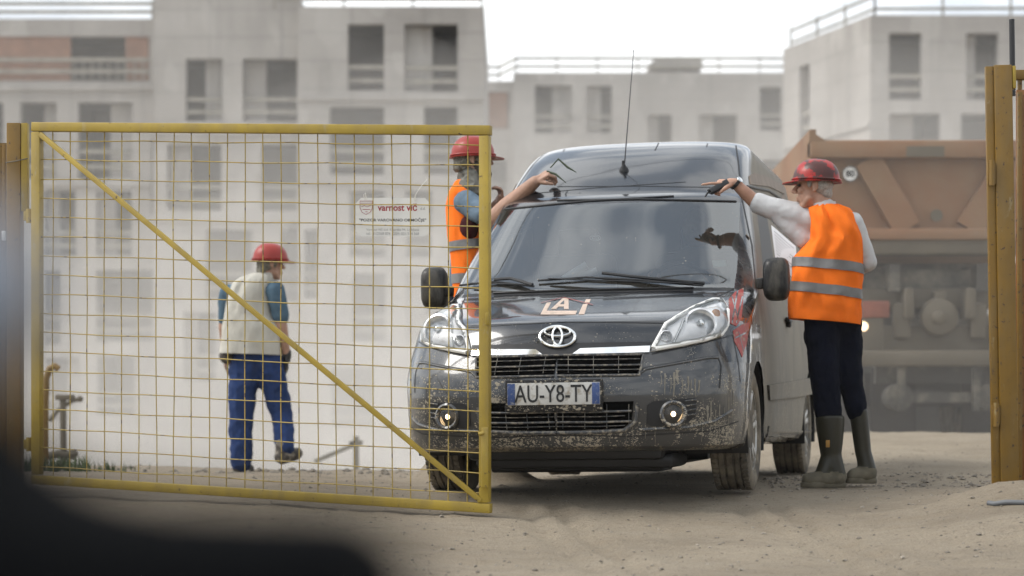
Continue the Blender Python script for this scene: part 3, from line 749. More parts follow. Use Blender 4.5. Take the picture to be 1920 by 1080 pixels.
def patch(poly, off=.004, th=.004, step=9, bulge=0.0):
    """photo outline laid on the van's skin as a thin panel; returns MB in van space"""
    pts = []
    for a, b in zip(poly, poly[1:]+poly[:1]):
        L_ = math.hypot(b[0]-a[0], b[1]-a[1]); m = max(1, int(L_/step))
        pts += [(a[0]+(b[0]-a[0])*j/m, a[1]+(b[1]-a[1])*j/m) for j in range(m)]
    nb = len(pts)
    def inside(x, y):
        c = False
        for a, b in zip(pts, pts[1:]+pts[:1]):
            if (a[1] > y) != (b[1] > y) and x < (b[0]-a[0])*(y-a[1])/(b[1]-a[1])+a[0]: c = not c
        return c
    def dist(x, y): return min(math.hypot(x-a[0], y-a[1]) for a in pts)
    x0, x1 = min(p[0] for p in pts), max(p[0] for p in pts); y0, y1 = min(p[1] for p in pts), max(p[1] for p in pts)
    inner = []
    yy = y0+step/2; row = 0
    while yy < y1:
        xx = x0+step/2+(step/2 if row % 2 else 0)
        while xx < x1:
            if inside(xx, yy) and dist(xx, yy) > step*.45: inner.append((xx, yy))
            xx += step
        yy += step*.87; row += 1
    allp = [Vector(p) for p in pts+inner]
    vo, eo, fo, *_ = delaunay_2d_cdt(allp, [(i, (i+1) % nb) for i in range(nb)], [list(range(nb))], 1, 1e-4)
    P, N = [], []
    md = max([dist(v.x, v.y) for v in vo]+[1])
    for v in vo:
        l, n_ = vray(v.x, v.y)
        if l is None: l, n_ = near(VI @ W(v.x, v.y, 12))
        P.append(l+n_*(off+bulge*min(1, dist(v.x, v.y)/min(md, 26))**.6)); N.append(n_)
    mb = MB(); m = len(P)
    cnt = {}
    for f in fo:
        for a, b in zip(f, f[1:]+f[:1] if isinstance(f, list) else tuple(f[1:])+tuple(f[:1])): cnt[(a, b)] = 1
    fs = [tuple(f) for f in fo]
    Q = [p-n_*(th+off) for p, n_ in zip(P, N)]
    rim = [(a, b, b+m, a+m) for (a, b) in cnt if (b, a) not in cnt]
    mb.add(P+Q, fs+rim); return mb
def mir(mb):
    o = MB(); o.v = [Vector((v.x, -v.y, v.z)) for v in mb.v]; o.f = [tuple(reversed(f)) for f in mb.f]; return o
def both(mb):
    o = MB(); o.v = list(mb.v); o.f = list(mb.f); q = mir(mb); o.add(q.v, q.f); return o
def path(pts, step=5, off=.004):
    out = []
    for a, b in zip(pts[:-1], pts[1:]):
        m = max(1, int(math.hypot(b[0]-a[0], b[1]-a[1])/step))
        out += [(a[0]+(b[0]-a[0])*j/m, a[1]+(b[1]-a[1])*j/m) for j in range(m)]
    out.append(pts[-1]); res = []
    for p in out:
        l, n_ = vray(*p)
        if l is not None: res.append((l+n_*off, n_))
    return res
def seam(pts, wd=.006, off=.0015, taper=False):
    r = path(pts); mb = MB(); A, B = [], []
    for i, (p, n_) in enumerate(r):
        t = (r[min(i+1, len(r)-1)][0]-r[max(i-1, 0)][0]).normalized(); s = t.cross(n_).normalized()*wd/2
        if taper: s = s*((1-i/len(r))**.6*.8+.2)*(1+.35*math.sin(i*2.3+wd*900))
        A.append(p-n_*(.004-off)+s); B.append(p-n_*(.004-off)-s)
    m = len(A); mb.add(A+B, [(i, i+1, m+i+1, m+i) for i in range(m-1)]); return mb
def rod(pts, r, off=.004, step=5, seg=8):
    mb = MB(); mb.tube([p for p, _ in path(pts, step, off)], r, seg); return mb
def vpair(name, mb, mat):
    vpart(name, mb, mat); vpart(name, mir(mb), mat)
def vpart(name, mb, mat, parent=None, sm=40): return link(name, mb, mat, parent or van, sm, False)

# wheels and arches
for wx in WX:
    for sg in (1, -1):
        yc = .764*sg; tw = .098
        mb = MB(); mb.lathe([(.05, -.06), (.19, -.06), (.19, .01), (.05, .01)], (wx, yc, WZ), (0, sg, 0), 32); wh = vpart('wheel', mb, m_truckdark)
        mb = MB()
        prof = [(.205, -tw*.82), (.222, -tw), (.27, -tw*1.06), (.298, -tw*.98), (.311, -tw*.86)]
        for gx in (-.62, -.22, .22, .62):
            prof += [(.3145, tw*(gx-.075)), (.304, tw*(gx-.055)), (.304, tw*(gx+.055)), (.3145, tw*(gx+.075))]
        prof += [(.311, tw*.86), (.298, tw*.98), (.27, tw*1.06), (.222, tw), (.205, tw*.82)]
        mb.lathe(prof, (wx, yc, WZ), (0, sg, 0), 90)
        # shoulder blocks
        for k in range(60):
            a = k*2*math.pi/60
            for e in (-1, 1):
                c = Vector((wx+math.cos(a)*.309, yc+e*tw*.78, WZ+math.sin(a)*.309))
                rot = Matrix.Rotation(-a, 3, 'Y'); mb.box(c, (.014, tw*.34, .023), rot, .003)
        vpart('tyre', mb, m_tyre, wh)
        mb = MB(); o_ = tw*.72
        mb.lathe([(.204, -tw*.8), (.210, -tw*.86), (.214, tw*.9), (.200, tw*.92), (.196, tw*.5), (.19, -tw*.5), (.19, -tw*.8)], (wx, yc, WZ), (0, sg, 0), 48)
        mb.lathe([(.02, o_*.3), (.055, o_*.55), (.05, o_*.95), (.001, o_)], (wx, yc, WZ), (0, sg, 0), 24)
        for k in range(5):
            for dd in (-.16, .16):
                a = k*2*math.pi/5+.3
                p0 = Vector((wx+math.cos(a+dd*.5)*.03, yc+sg*o_*.8, WZ+math.sin(a+dd*.5)*.03)); p1 = Vector((wx+math.cos(a+dd)*.2, yc+sg*tw*.78, WZ+math.sin(a+dd)*.2))
                mb.bar(p0, p1, .034, .03, Vector((0, 1, 0)).cross((p1-p0).normalized()), .006)
        vpart('rim', mb, m_steel, wh)
        mb = MB(); rg = []
        for yy in (.45, .872 if wx == 0 else .882):
            rg.append([Vector((wx+math.cos(a)*(ARC+.004), sg*yy, max(.2, WZ+math.sin(a)*(ARC+.004)))) for a in [(-.35+i*(math.pi+.7)/30) for i in range(31)]])
        mb.rings(rg, False, False); vpart('arch_liner', mb, m_trimclean)
# floor, engine tray
mb = MB(); mb.box((-1.5, 0, .26), (4.2, 1.1, .1)); mb.box((-1.6, 0, .30), (1.9, 1.55, .06)); mb.box((.33, 0, .225), (.9, 1.0, .09), bev=.03); mb.box((.45, .03, .175), (.5, 1.02, .08), bev=.03); mb.box((.2, -.02, .135), (.4, .9, .05), bev=.015); mb.box((-.6, .1, .2), (1.0, .8, .12), bev=.03)
mb.tube([(-.1, -.6, .2), (0, 0, .19), (-.1, .6, .2)], .04); mb.tube([(-2.95, -.7, .27), (-2.95, .7, .27)], .05); mb.box((-3.4, .2, .25), (.5, .5, .16), bev=.04)
vpart('underbody', mb, m_trimclean)
# bonnet edge, panel gaps (right half traced, then mirrored)
gap = MB()
for pts, wd in ((((1045, 604), (1130, 604), (1244, 606)), .007), (((1244, 606), (1291, 581), (1340, 559), (1376, 541)), .007),
                (((1222, 664), (1290, 650), (1347, 636), (1374, 628)), .006), (((1374, 628), (1384, 680), (1388, 716)), .006), (((1045, 816), (1180, 818), (1330, 808), (1384, 790)), .007),
                (((1425, 560), (1430, 600), (1434, 700), (1434, 815)), .008), (((1488, 600), (1488, 700), (1480, 811)), .008), (((1434, 816), (1480, 812), (1528, 806)), .008),
                (((1190, 703), (1208, 690), (1330, 669), (1346, 669), (1352, 686), (1349, 728)), .008), (((1045, 350), (1200, 349), (1380, 352)), .006), (((1378, 262), (1384, 300), (1391, 372)), .010),
                (((1391, 372), (1410, 460), (1418, 545)), .010)):
    q = seam(pts, wd); gap.add(q.v, q.f); q = mir(q); gap.add(q.v, q.f)
for pts in (((1072, 262), (1056, 284)), ((1240, 259), (1228, 282)), ((1330, 259), (1325, 275))):
    q = seam(pts, .008); gap.add(q.v, q.f)
vpart('panel_gap', gap, m_trimclean, None, 0)
# emblem panel lip, chrome strip, grilles
q = patch([(1045, 643), (1086, 643), (1100, 643), (1222, 641), (1220, 651), (1088, 656), (1076, 664), (1045, 664)], .003, .002, 7); q = both(q)
vpart('grille_lip', q, m_trimclean)
vpair('chrome_strip', patch([(1074, 665), (1088, 655), (1219, 650), (1217, 662), (1150, 664)], .010, .004, 6), m_chrome)
q = both(patch([(1045, 668), (1204, 667), (1201, 690), (1195, 700), (1045, 702)], .004, .003, 9)); gr = vpart('grille_shade_panel', q, m_void)
sl = MB()
for yy, r_ in ((687, .0045), (676, .002), (695, .002)):
    q = rod([(1045, yy), (1120, yy), (1200, yy-1)], r_, .012); sl.add(q.v, q.f); q = mir(q); sl.add(q.v, q.f)
for xx in range(1066, 1200, 47):
    q = rod([(xx, 669), (xx, 700)], .0016, .008); sl.add(q.v, q.f); q = mir(q); sl.add(q.v, q.f)
vpart('slat', sl, m_slat, gr)
q = both(patch([(1045, 756), (1188, 752), (1185, 788), (1168, 803), (1045, 808)], .004, .003, 9)); gr2 = vpart('lower_grille_shade_panel', q, m_void)
sl = MB()
for yy in (772, 791):
    q = rod([(1045, yy), (1120, yy), (1184, yy-2)], .0055, .013); sl.add(q.v, q.f); q = mir(q); sl.add(q.v, q.f)
for yy in (781, 799):
    q = rod([(1045, yy), (1120, yy), (1172, yy-2)], .002, .009); sl.add(q.v, q.f); q = mir(q); sl.add(q.v, q.f)
for xx in range(1056, 1180, 41):
    q = rod([(xx, 758), (xx, 803)], .0018, .008); sl.add(q.v, q.f); q = mir(q); sl.add(q.v, q.f)
vpart('slat', sl, m_slat, gr2)
q = rod([(1045, 811), (1120, 810), (1172, 806), (1192, 790), (1195, 760)], .010, .003); vpart('grille_rim', both(q), m_slat)
q = rod([(1045, 666.5), (1206, 665), (1199, 703), (1045, 705)], .006, .003); vpart('grille_rim', both(q), m_slat)
for x_, y_, h_, wd in ((1247, 700, 40, .008), (1258, 708, 30, .006), (1264, 698, 46, .015), (1270, 694, 24, .020), (1279, 712, 28, .009), (1290, 706, 30, .013), (1296, 712, 26, .006), (1303, 710, 34, .010), (1311, 713, 24, .011), (1240, 704, 22, .005), (1228, 742, 96, .004), (1186, 800, 36, .004), (1174, 806, 26, .003), (1210, 796, 26, .004),
        (1316, 778, 50, .006), (1326, 760, 40, .016), (1333, 752, 66, .010), (1341, 770, 50, .006), (1349, 758, 74, .008), (1358, 764, 60, .005), (1366, 744, 80, .008), (1374, 730, 60, .006), (1144, 806, 24, .003), (1092, 810, 18, .003)):
    pts = [(x_, y_), (x_+random.uniform(-1, 1), y_+h_*.5), (x_+random.uniform(-3, 1), y_+h_)]; wd = wd*.8
    vpart('mud_streak', seam(pts, wd, .002, True), m_mud, None, 0)
# bumper upper lip: soft ledge over the fog lamps and wing corners
q = both(rod([(1045, 706), (1195, 704), (1212, 692), (1330, 671), (1346, 671)], .006, .001)); vpart('bumper_lip', q, m_bumper)
vpair('bumper_lip', rod([(1198, 806), (1290, 802), (1340, 790), (1372, 770)], .010, .0), m_bumper)
# number plate
pl = MB(); pc = VI @ W(1038, 739.5, 10.73); pw, ph = 182*10.73/FPX, 53*10.73/FPX
pc = Vector((1.0, pc.y, pc.z))
pl.box(pc+Vector((-.012, 0, -.006)), (.022, pw+.012, ph+.018), bev=.006); plate = vpart('number_plate', pl, m_trim)
pl = MB(); pl.box(pc+Vector((.001, 0, .003)), (.006, pw-.012, ph-.03), bev=.002); vpart('plate_face', pl, m_plate, plate)
pl = MB()
for e in (-1, 1): pl.box(pc+Vector((.003, e*(pw/2-.026), .003)), (.006, .038, ph-.034), bev=.001)
vpart('plate_band', pl, m_blue, plate)
me = text_mesh('AU-Y8-TY', .118, .0012, .0004, .72)
bb = [v.co for v in me.vertices]; wx_ = max(v.x for v in bb)-min(v.x for v in bb); hy_ = max(v.y for v in bb)-min(v.y for v in bb)
mx_ = (max(v.x for v in bb)+min(v.x for v in bb))/2; my_ = (max(v.y for v in bb)+min(v.y for v in bb))/2
sc = (pw-.085)/wx_; sy = 33*10.73/FPX/hy_
me.transform(Matrix.Translation(pc+Vector((.0055, 0, .004))) @ Matrix(((0, 0, 1, 0), (sc, 0, 0, -mx_*sc), (0, sy, 0, -my_*sy), (0, 0, 0, 1))))
vpart('lettering', me, m_ink, plate, 0)
# round emblem of three ellipses
em = MB()
def ring(cx, cy, rx, ry, w0, off):
    pts = []
    for k in range(40):
        a = k*math.pi/20; l, n_ = vray(cx+rx*math.cos(a), cy+ry*math.sin(a)); pts.append(l+n_*off)
    em.tube(pts, w0, 8, True)
ring(1046, 633.5, 33, 18.5, .0072, .012); ring(1046, 624.5, 24, 8, .0055, .013); ring(1046, 633, 9, 16, .0058, .014)
vpart('emblem', em, m_chrome)
# logo on the bonnet
def z1(p): return (740+p[0]/2.633, 230+p[1]/2.633)
lg = MB()
for poly in ([(750, 890), (772, 888), (750, 930), (900, 930), (893, 948), (720, 948)], [(772, 921), (830, 868), (858, 868), (859, 921), (836, 921), (836, 909), (808, 909), (797, 921)], [(930, 897), (953, 895), (936, 947), (908, 947)], [(945, 873), (968, 873), (961, 889), (937, 889)]):
    q = patch([z1(p) for p in poly], .002, .001, 5); lg.add(q.v, q.f)
vpart('logo', lg, m_logo, None, 0)
lg = seam([z1(p) for p in ((722, 892), (835, 865), (978, 901))], .009, .0035); vpart('logo_roof', lg, m_decalred, None, 0)
lg = patch([z1(p) for p in ((822, 893), (836, 880), (836, 898), (818, 898))], .0045, .001, 4); vpart('logo_gap', lg, m_paint, None, 0)
# headlights
hl = [(1220, 660), (1227, 640), (1246, 608), (1270, 594), (1300, 578), (1335, 562), (1352, 561), (1362, 575), (1366, 600), (1362, 620), (1350, 633), (1320, 642), (1270, 652)]
def lamp(cx, cy, rp, depth, off, mirror):
    l, n_ = vray(cx, cy); l = l.copy()
    d = (n_*.45+Vector((.9, .1, 0))).normalized(); r = rp*11/FPX
    c = l+n_*off
    if mirror: c = Vector((c.x, -c.y, c.z)); d = Vector((d.x, -d.y, d.z))
    mb = MB(); return mb, c, d, r
for mirror in (False, True):
    q = patch(hl, .006, .005, 8); q = mir(q) if mirror else q; h = vpart('headlight', q, m_reflector)
    q = MB()
    for pts in ([(1224, 655), (1248, 611), (1300, 581), (1336, 566), (1352, 566), (1360, 580)], [(1228, 656), (1272, 648), (1320, 638), (1350, 628), (1361, 610), (1363, 585)]):
        a = rod(pts, .013, .010); q.add(a.v, a.f)
    q = mir(q) if mirror else q; vpart('lamp_surround', q, m_white, h)
    for cx, cy, rp, mt in ((1312, 610, 27, m_bulb), (1248, 634, 10, m_bulb)):
        mb, c, d, r = lamp(cx, cy, rp, .02, .012, mirror)
        mb.lathe([(r*1.12, -.03), (r*1.12, .012), (r*.97, .016), (r*.85, .004), (r*.5, -.006), (.01, -.010)], c, d, 28); vpart('lamp_bowl', mb, mt, h)
        mb, c, d, r = lamp(cx, cy, rp, .02, .016, mirror); mb.lathe([(r*.26, -.01), (r*.25, .012), (r*.1, .02), (.001, .021)], c, d, 14); vpart('bulb', mb, m_chrome, h)
    mb, c, d, r = lamp(1341, 592, 9, .01, .012, mirror); mb.lathe([(r, -.02), (r*.9, .008), (.001, .016)], c, d, 16); vpart('indicator_bulb', mb, m_amber, h)
    q = MB()
    for pts in ([(1262, 646), (1280, 604), (1322, 574), (1352, 566)], [(1232, 654), (1290, 645), (1345, 629), (1360, 612)]):
        a = rod(pts, .006, .012); q.add(a.v, a.f)
    q = mir(q) if mirror else q; vpart('lamp_trim', q, m_chrome, h)
    q = patch(hl, .012, .006, 8, .034); q = mir(q) if mirror else q; vpart('lens', q, m_lens, h, 180)
    # fog lamp in its recess with three vents
    q = patch([(1213, 760), (1224, 752), (1306, 746), (1303, 780), (1290, 792), (1224, 800), (1212, 794)], .004, .003, 9); q = mir(q) if mirror else q; fr_ = vpart('fog_recess', q, m_trimclean)
    q = MB()
    for dy in (0, 9, 18, 27):
        a = rod([(1283, 752+dy), (1304, 749+dy)], .004, .010); q.add(a.v, a.f)
    q = mir(q) if mirror else q; vpart('vent_slat', q, m_bumper, fr_)
    l, n_ = vray(1262, 776); l = l+n_*.006; d = Vector((.97, .24, 0)).normalized()
    if mirror: l = Vector((l.x, -l.y, l.z)); d = Vector((d.x, -d.y, d.z))
    mb = MB(); mb.lathe([(.066, -.05), (.068, .010), (.058, .018), (.048, .012), (.046, -.02), (.01, -.02)], l, d, 32); fl = vpart('fog_light', mb, m_bumper, van)
    mb = MB(); mb.lathe([(.045, -.012), (.045, .010), (.030, .016), (.001, .019)], l, d, 28); vpart('fog_glass', mb, m_lens, fl, 60)
    mb = MB(); mb.lathe([(.044, -.010), (.030, -.012), (.001, -.013)], l, d, 24); vpart('fog_reflector', mb, m_fogref, fl)
    mb = MB(); mb.ell(l+d*.0, .009, .012, .013); vpart('bulb', mb, m_fog, fl)
# red decals on the left wing
q = patch([(1366, 562), (1378, 548), (1394, 540), (1393, 568), (1390, 597), (1380, 612), (1368, 606)], .0025, .001, 6); vpart('decal', q, m_decalred, None, 0)
q = patch([(1374, 620), (1392, 608), (1405, 604), (1400, 640), (1391, 670), (1384, 654), (1376, 640)], .0025, .001, 6); vpart('decal', q, m_decalred, None, 0)
for pts in (((1372, 556), (1384, 600)), ((1383, 545), (1372, 606)), ((1392, 556), (1380, 606)), ((1384, 622), (1394, 660)), ((1378, 634), (1402, 622))):
    vpart('decal_streak', seam(pts, .008, .003), m_paint, None, 0)
# side strip, sill, handle, indicator, fuel cap
for mirror in (False, True):
    fn = mir if mirror else (lambda a: a)
    q = patch([(1438, 722), (1486, 714), (1526, 707), (1526, 738), (1486, 745), (1440, 750)], .014, .005, 8); vpart('side_strip', fn(q), m_paint)
    q = patch([(1432, 820), (1480, 815), (1528, 808), (1524, 838), (1480, 846), (1428, 850)], .010, .005, 8); vpart('sill', fn(q), m_paint)
    l, n_ = vray(1473, 601); l = l+n_*.02
    if mirror: l = Vector((l.x, -l.y, l.z)); 
    mb = MB(); mb.box(l, (.19, .03, .03), bev=.01); mb.box(l+Vector((.0, 0, -.02)), (.06, .03, .05), bev=.012); vpart('door_handle', mb, m_trimclean)
    l, n_ = vray(1423, 617)
    mb = MB(); mb.lathe([(.022, -.01), (.02, .008), (.001, .012)], l, n_, 18); vpart('side_repeater', fn(mb), m_lens)
# roof side moulding, its brown colour paints in the orange truck's reflection
q = patch([(1404, 330), (1412, 325), (1432, 329), (1462, 345), (1490, 368), (1487, 375), (1462, 360), (1440, 350), (1406, 346)], .006, .004, 6); vpair('roof_moulding_reflection', q, M('brown_truck_reflection', (.20, .15, .11), .6))
q = rod([(1400, 350), (1440, 358), (1470, 378), (1486, 392)], .008, .003); vpair('door_seal', q, m_trimclean)
# mirrors
for sg in (1, -1):
    mb = MB(); c = Vector((-.32, .955*sg, 1.125)); rg = []
    for i, (dx, k) in enumerate(((-.065, .80), (-.06, .93), (-.02, 1), (.02, .98), (.05, .90), (.068, .70), (.074, .4))):
        ring_ = []
        for a in range(28):
            t_ = a*2*math.pi/28; ca, sa = math.cos(t_), math.sin(t_)
            ring_.append(c+Vector((dx-.03*sg*0, .072*k*math.copysign(abs(ca)**.55, ca), .118*k*math.copysign(abs(sa)**.5, sa))))
        rg.append(ring_)
    mb.rings(rg); wm = vpart('wing_mirror', mb, m_trim)
    mb = MB(); mb.box(c+Vector((-.066, 0, 0)), (.004, .118, .19), bev=.0015); vpart('mirror_glass', mb, m_chrome, wm)
    mb = MB(); mb.bar(c+Vector((0, -.05*sg, -.02)), Vector((-.30, .845*sg, 1.10)), .06, .05, bev=.012); vpart('mirror_arm', mb, m_trim, wm)
# wipers
def wiper(pts, arm):
    mb = MB(); mb.tube([p for p, _ in path(pts, 6, .014)], .006, 6); a = path(arm, 8, .022); mb.tube([p for p, _ in a], .009, 6)
    mb.tube([p for p, _ in path([(pts[0][0]+20, pts[0][1]-1), (pts[-1][0]-20, pts[-1][1]-1)], 8, .024)], .004, 6); vpart('wiper', mb, m_trimclean)
wiper([(866, 538), (930, 532), (1002, 541)], [(930, 530), (960, 528), (1000, 540)]); wiper([(1010, 530), (1100, 524), (1200, 529), (1318, 540)], [(1130, 518), (1180, 524), (1320, 538)])
mb = rod([(1045, 546), (1180, 543), (1300, 541)], .006, .004); vpart('cowl_vent', both(mb), m_trim)
q = rod([(1045, 376), (1200, 374), (1380, 378)], .006, .002); vpart('windscreen_seal', both(q), m_trimclean)
# aerial
l, n_ = vray(1170, 320); mb = MB(); mb.lathe([(.03, -.005), (.026, .012), (.012, .03), (.008, .06), (.001, .061)], l, Vector((.35, 0, 1)), 16)
tip = VI @ W(1188, 97, 12.95); mb.tube([l+(tip-l)*t for t in (0.05, .35, .7, 1)], [.004, .003, .0025, .002], 6); mb.lathe([(.001, 0), (.005, .004), (.001, .012)], tip, (0, 0, 1), 8); vpart('aerial', mb, m_trimclean)
# sticker, tax disc, cab interior
q = patch([(1335, 488), (1360, 486), (1362, 498), (1338, 500)], -.006, .001, 5); vpart('windscreen_sticker', q, M('sticker_pale_green', (.45, .62, .56), .6))
q = MB()
for a_, b_ in ((10, 5), (6, 3)):
    pts = [(1116+a_*math.cos(k*.3142), 445+b_*math.sin(k*.3142)) for k in range(20)]; t_ = [vray(*p) for p in pts]; q.tube([l-n_*.004 for l, n_ in t_], .0018, 5, True)
vpart('disc_sticker', q, m_white)
mb = MB(); mb.box((-.38, 0, .97), (.62, 1.48, .10), bev=.04); mb.box((-.55, 0, .85), (.35, 1.4, .3), bev=.08); mb.ell((-.42, .38, 1.02), .22, .24, .09); db = vpart('dashboard', mb, M('dash_grey', (.14, .145, .15), .7))
mb = MB(); c = Vector((-.72, .38, 1.09)); ax = Vector((.80, 0, -.6)).normalized(); e1 = Vector((0, 1, 0)); e2 = ax.cross(e1)
mb.tube([c+(e1*math.cos(k*.2094)+e2*math.sin(k*.2094))*.19 for k in range(30)], .016, 8, True)
for a in (.2, 2.94, 4.71): mb.bar(c, c+(e1*math.cos(a)+e2*math.sin(a))*.185, .03, .02)
mb.lathe([(.06, -.02), (.06, .02), (.001, .03)], c, -ax, 16); vpart('steering_wheel', mb, m_trimclean)
for sy in (.38, -.38):
    mb = MB(); mb.box((-1.25, sy, .72), (.5, .48, .16), bev=.06); mb.box((-1.5, sy, 1.05), (.14, .48, .66), Matrix.Rotation(-.2, 3, 'Y'), .05); mb.box((-1.58, sy, 1.45), (.1, .26, .18), bev=.04); vpart('seat', mb, m_black)
mb = MB(); mb.box((-1.75, 0, 1.1), (.03, 1.4, 1.3)); vpart('bulkhead', mb, m_black)
mb = MB(); mb.cap((-1.28, .38, .85), (-1.36, .38, 1.22), .16, .19); mb.cap((-1.34, .2, 1.28), (-1.34, .56, 1.28), .07, .07); mb.cap((-1.34, .2, 1.28), (-1.05, .14, 1.05), .055, .045); mb.cap((-1.34, .57, 1.28), (-1.05, .62, 1.05), .055, .045)
mb.cap((-1.25, .3, .82), (-.85, .28, .84), .09, .07); mb.cap((-1.25, .46, .82), (-.85, .48, .84), .09, .07)
drv = single('person', remesh(mb, .012, 4), M('driver_shirt', (.10, .11, .13), .9), None, None, (0, 0, 0)); drv.matrix_world = VM
tag(drv, 'driver behind the windscreen of the dark van, hands towards the steering wheel', 'person')
mb = MB()
mb.ell((-1.30, .38, 1.50), .10, .078, .12); mb.cap((-1.33, .38, 1.3), (-1.32, .38, 1.42), .05, .05); mb.cap((-1.205, .38, 1.50), (-1.19, .38, 1.48), .012, .016)
for sy in (.14, .62):
    t_ = .22 if sy < .4 else .54
    mb.cap((-1.05, sy, 1.05), (-.80, t_, 1.16), .042, .03); mb.ell((-.75, t_, 1.18), .05, .035, .04)
    for k in range(4): mb.cap((-.73, t_-.027+.018*k, 1.2), (-.70, t_-.027+.018*k, 1.165), .009, .008)
o = bpy.data.objects.new('skin', remesh(mb, .008, 3)); COL.objects.link(o); o.data.materials.append(m_skin); o.parent = drv; smooth(o.data, 180)
q = MB(); a = VI @ W(1048, 522, 11.95); b = VI @ W(1092, 494, 11.95); q.tube([a+Vector((-.12, 0, 0)), b+Vector((-.12, 0, 0))], .022, 12); q.tube([a+Vector((-.16, 0.03, 0)), b+Vector((-.16, .05, -.03))], .02, 12)
rp_ = single('paper_roll', q, m_paper, 'rolled white papers lying on the dashboard behind the windscreen', 'paper', (0, 0, 0)); rp_.matrix_world = VM

# ------------------------------------------------------------------ yellow mesh gate (sagging, opened towards the camera)
YL, YR = 11.35, 10.6
GTL, GTR, GBL, GBR = W(62, 230, YL), W(921, 236, YR), W(62, 907, YL), W(921, 962, YR)
gate = thing('mesh_gate', 'yellow steel gate leaf with welded wire mesh and diagonal brace, swung open', 'gate', (GBL+GBR)/2)
def gp(u, v): return (GBL*(1-u)+GBR*u)*(1-v)+(GTL*(1-u)+GTR*u)*v
gn = (GTR-GTL).cross(Vector((0, 0, 1))).normalized(); gn = gn if gn.y < 0 else -gn
mb = MB(); up = Vector((0, 0, 1)); Wd = .052
e = .012; ue = .0125
mb.bar(gp(0, 1-e), gp(1, 1-e), Wd*.9, .045, up, .004); mb.bar(gp(0, e), gp(1, e), Wd*.9, .045, up, .004)
for u in (ue*.8, 1-ue): mb.bar(gp(u, .026), gp(u, .974), .05, .046, gn.cross(up), .004)
fr_ = link('frame', mb, m_gate, gate)
mb = MB(); mb.bar(gp(.02, .968), gp(.982, .03), .027, .018, up, .003)
b = link('diagonal_brace', mb, m_gate, gate); b.data.transform(Matrix.Translation(gn*.018))
mb = MB(); nu, nv = 25, 18
for i in range(1, nu):
    u = .018+(i-.3)/(nu-.5)*.965; wob = random.uniform(-.0015, .0015)
    mb.tube([gp(u+wob*math.sin(j*1.1+i), .02+.96*j/8)-gn*.004+gn*random.uniform(-.004, .004) for j in range(9)], .0031, 5)
for j in range(nv):
    v = .022+(j+.5)/nv*.955
    mb.tube([gp(.012+.976*i/12, v+.0018*math.sin(i*1.7+j*2))-gn*.004+gn*random.uniform(.004, .010) for i in range(13)], .0031, 5)
link('wire_mesh', mb, m_wire, gate)
mb = MB(); p = W(910, 850, YR-.02)
mb.box(W(909, 858, YR-.045), (.034, .03, .29), bev=.004); mb.box(W(907, 803, YR-.04), (.045, .03, .012)); mb.tube([W(907, 812, YR-.06), W(897, 814, YR-.06)], .009, 8)
link('latch', mb, m_gate, gate); mb = MB(); mb.box(W(914, 598, YR-.04), (.02, .03, .06), bev=.004)
link('keeper_plate', mb, m_gate, gate)
# gate posts and fences either side
def hang_hinge(y0, y1, x, Y, par, mat):
    mb = MB(); mb.tube([W(x, y0, Y), W(x, y1, Y)], .017, 12); mb.box((W(x-5, y0, Y)+W(x-5, y1, Y))/2, (.03, .02, abs(y1-y0)*Y/FPX*.7), bev=.003); link('hinge', mb, mat, par)
YP = 11.42
lp = thing('gate_post', 'weathered yellow square post hinging the open mesh gate', 'post', W(34, 925, YP))
zb = -.25
def zbox(mb, xa, xb, ya, Y, dep, bev=.004, zbot=zb):
    a, c = W(xa, ya, Y), W(xb, ya, Y); mb.box(((a.x+c.x)/2, Y+dep/2, (a.z+zbot)/2), (c.x-a.x, dep, a.z-zbot), bev=bev)
mb = MB(); zbox(mb, 12, 38, 230, YP, .09); link('post', mb, m_post, lp)
mb = MB(); a, c = W(38.6, 230, YP), W(51, 396, YP); mb.box(((a.x+c.x)/2, YP+.03, (a.z+c.z)/2), (c.x-a.x, .05, a.z-c.z), bev=.003); link('flange_plate', mb, m_gate, lp)
hang_hinge(392, 418, 55, YP-.03, lp, m_gate); hang_hinge(820, 846, 55, YP-.03, lp, m_gate)
mb = MB(); mb.tube([W(10, 305, YP-.01), W(30, 302, YP-.012), W(52, 297, YP-.01)], .003, 6); link('tie_wire', mb, m_truckdark, lp)
lf = thing('fence_panel', 'orange yellow sheet fence panel beside the left gate post', 'fence', W(-40, 925, YP+.12))
mb = MB(); zbox(mb, -160, 12, 268, YP+.13, .012, 0, -.1); link('sheet', mb, m_post, lf)
mb = MB()
for xx in (-158, -75, 4): zbox(mb, xx, xx+7, 270, YP+.1, .028, .003)
link('rib', mb, m_post, lf)
mb = MB(); mb.box(W(7, 442, YP+.09), (.02, .02, .05), bev=.003); link('label_plate', mb, m_white, lf)
YQ = 11.0
rp2 = thing('gate_post', 'tall rusty yellow steel post at the right edge, standing in a sand heap', 'post', W(1885, 960, YQ))
lean = (W(1862, 950, YQ)-W(1848, 122, YQ)).x/(W(1862, 950, YQ)-W(1848, 122, YQ)).z
rot = Matrix.Rotation(math.atan(lean), 3, 'Y')
def lbox(mb, xa, xb, ya, yb, Y, dep, bev=.004):   # px at the top line, follows the lean
    dx = lean*(W(0, (ya+yb)/2, Y).z-W(0, 122, Y).z)
    a, c = W(xa, ya, Y), W(xb, yb, Y); mb.box(((a.x+c.x)/2+dx, Y+dep/2, (a.z+c.z)/2), (abs(c.x-a.x), dep, a.z-c.z), rot, bev)
mb = MB(); lbox(mb, 1864, 1898, 121, 985, YQ, .10, .006); link('post', mb, m_post, rp2)
mb = MB(); lbox(mb, 1848, 1862.6, 124, 950, YQ+.012, .03, .003); link('flange_plate', mb, m_post, rp2)
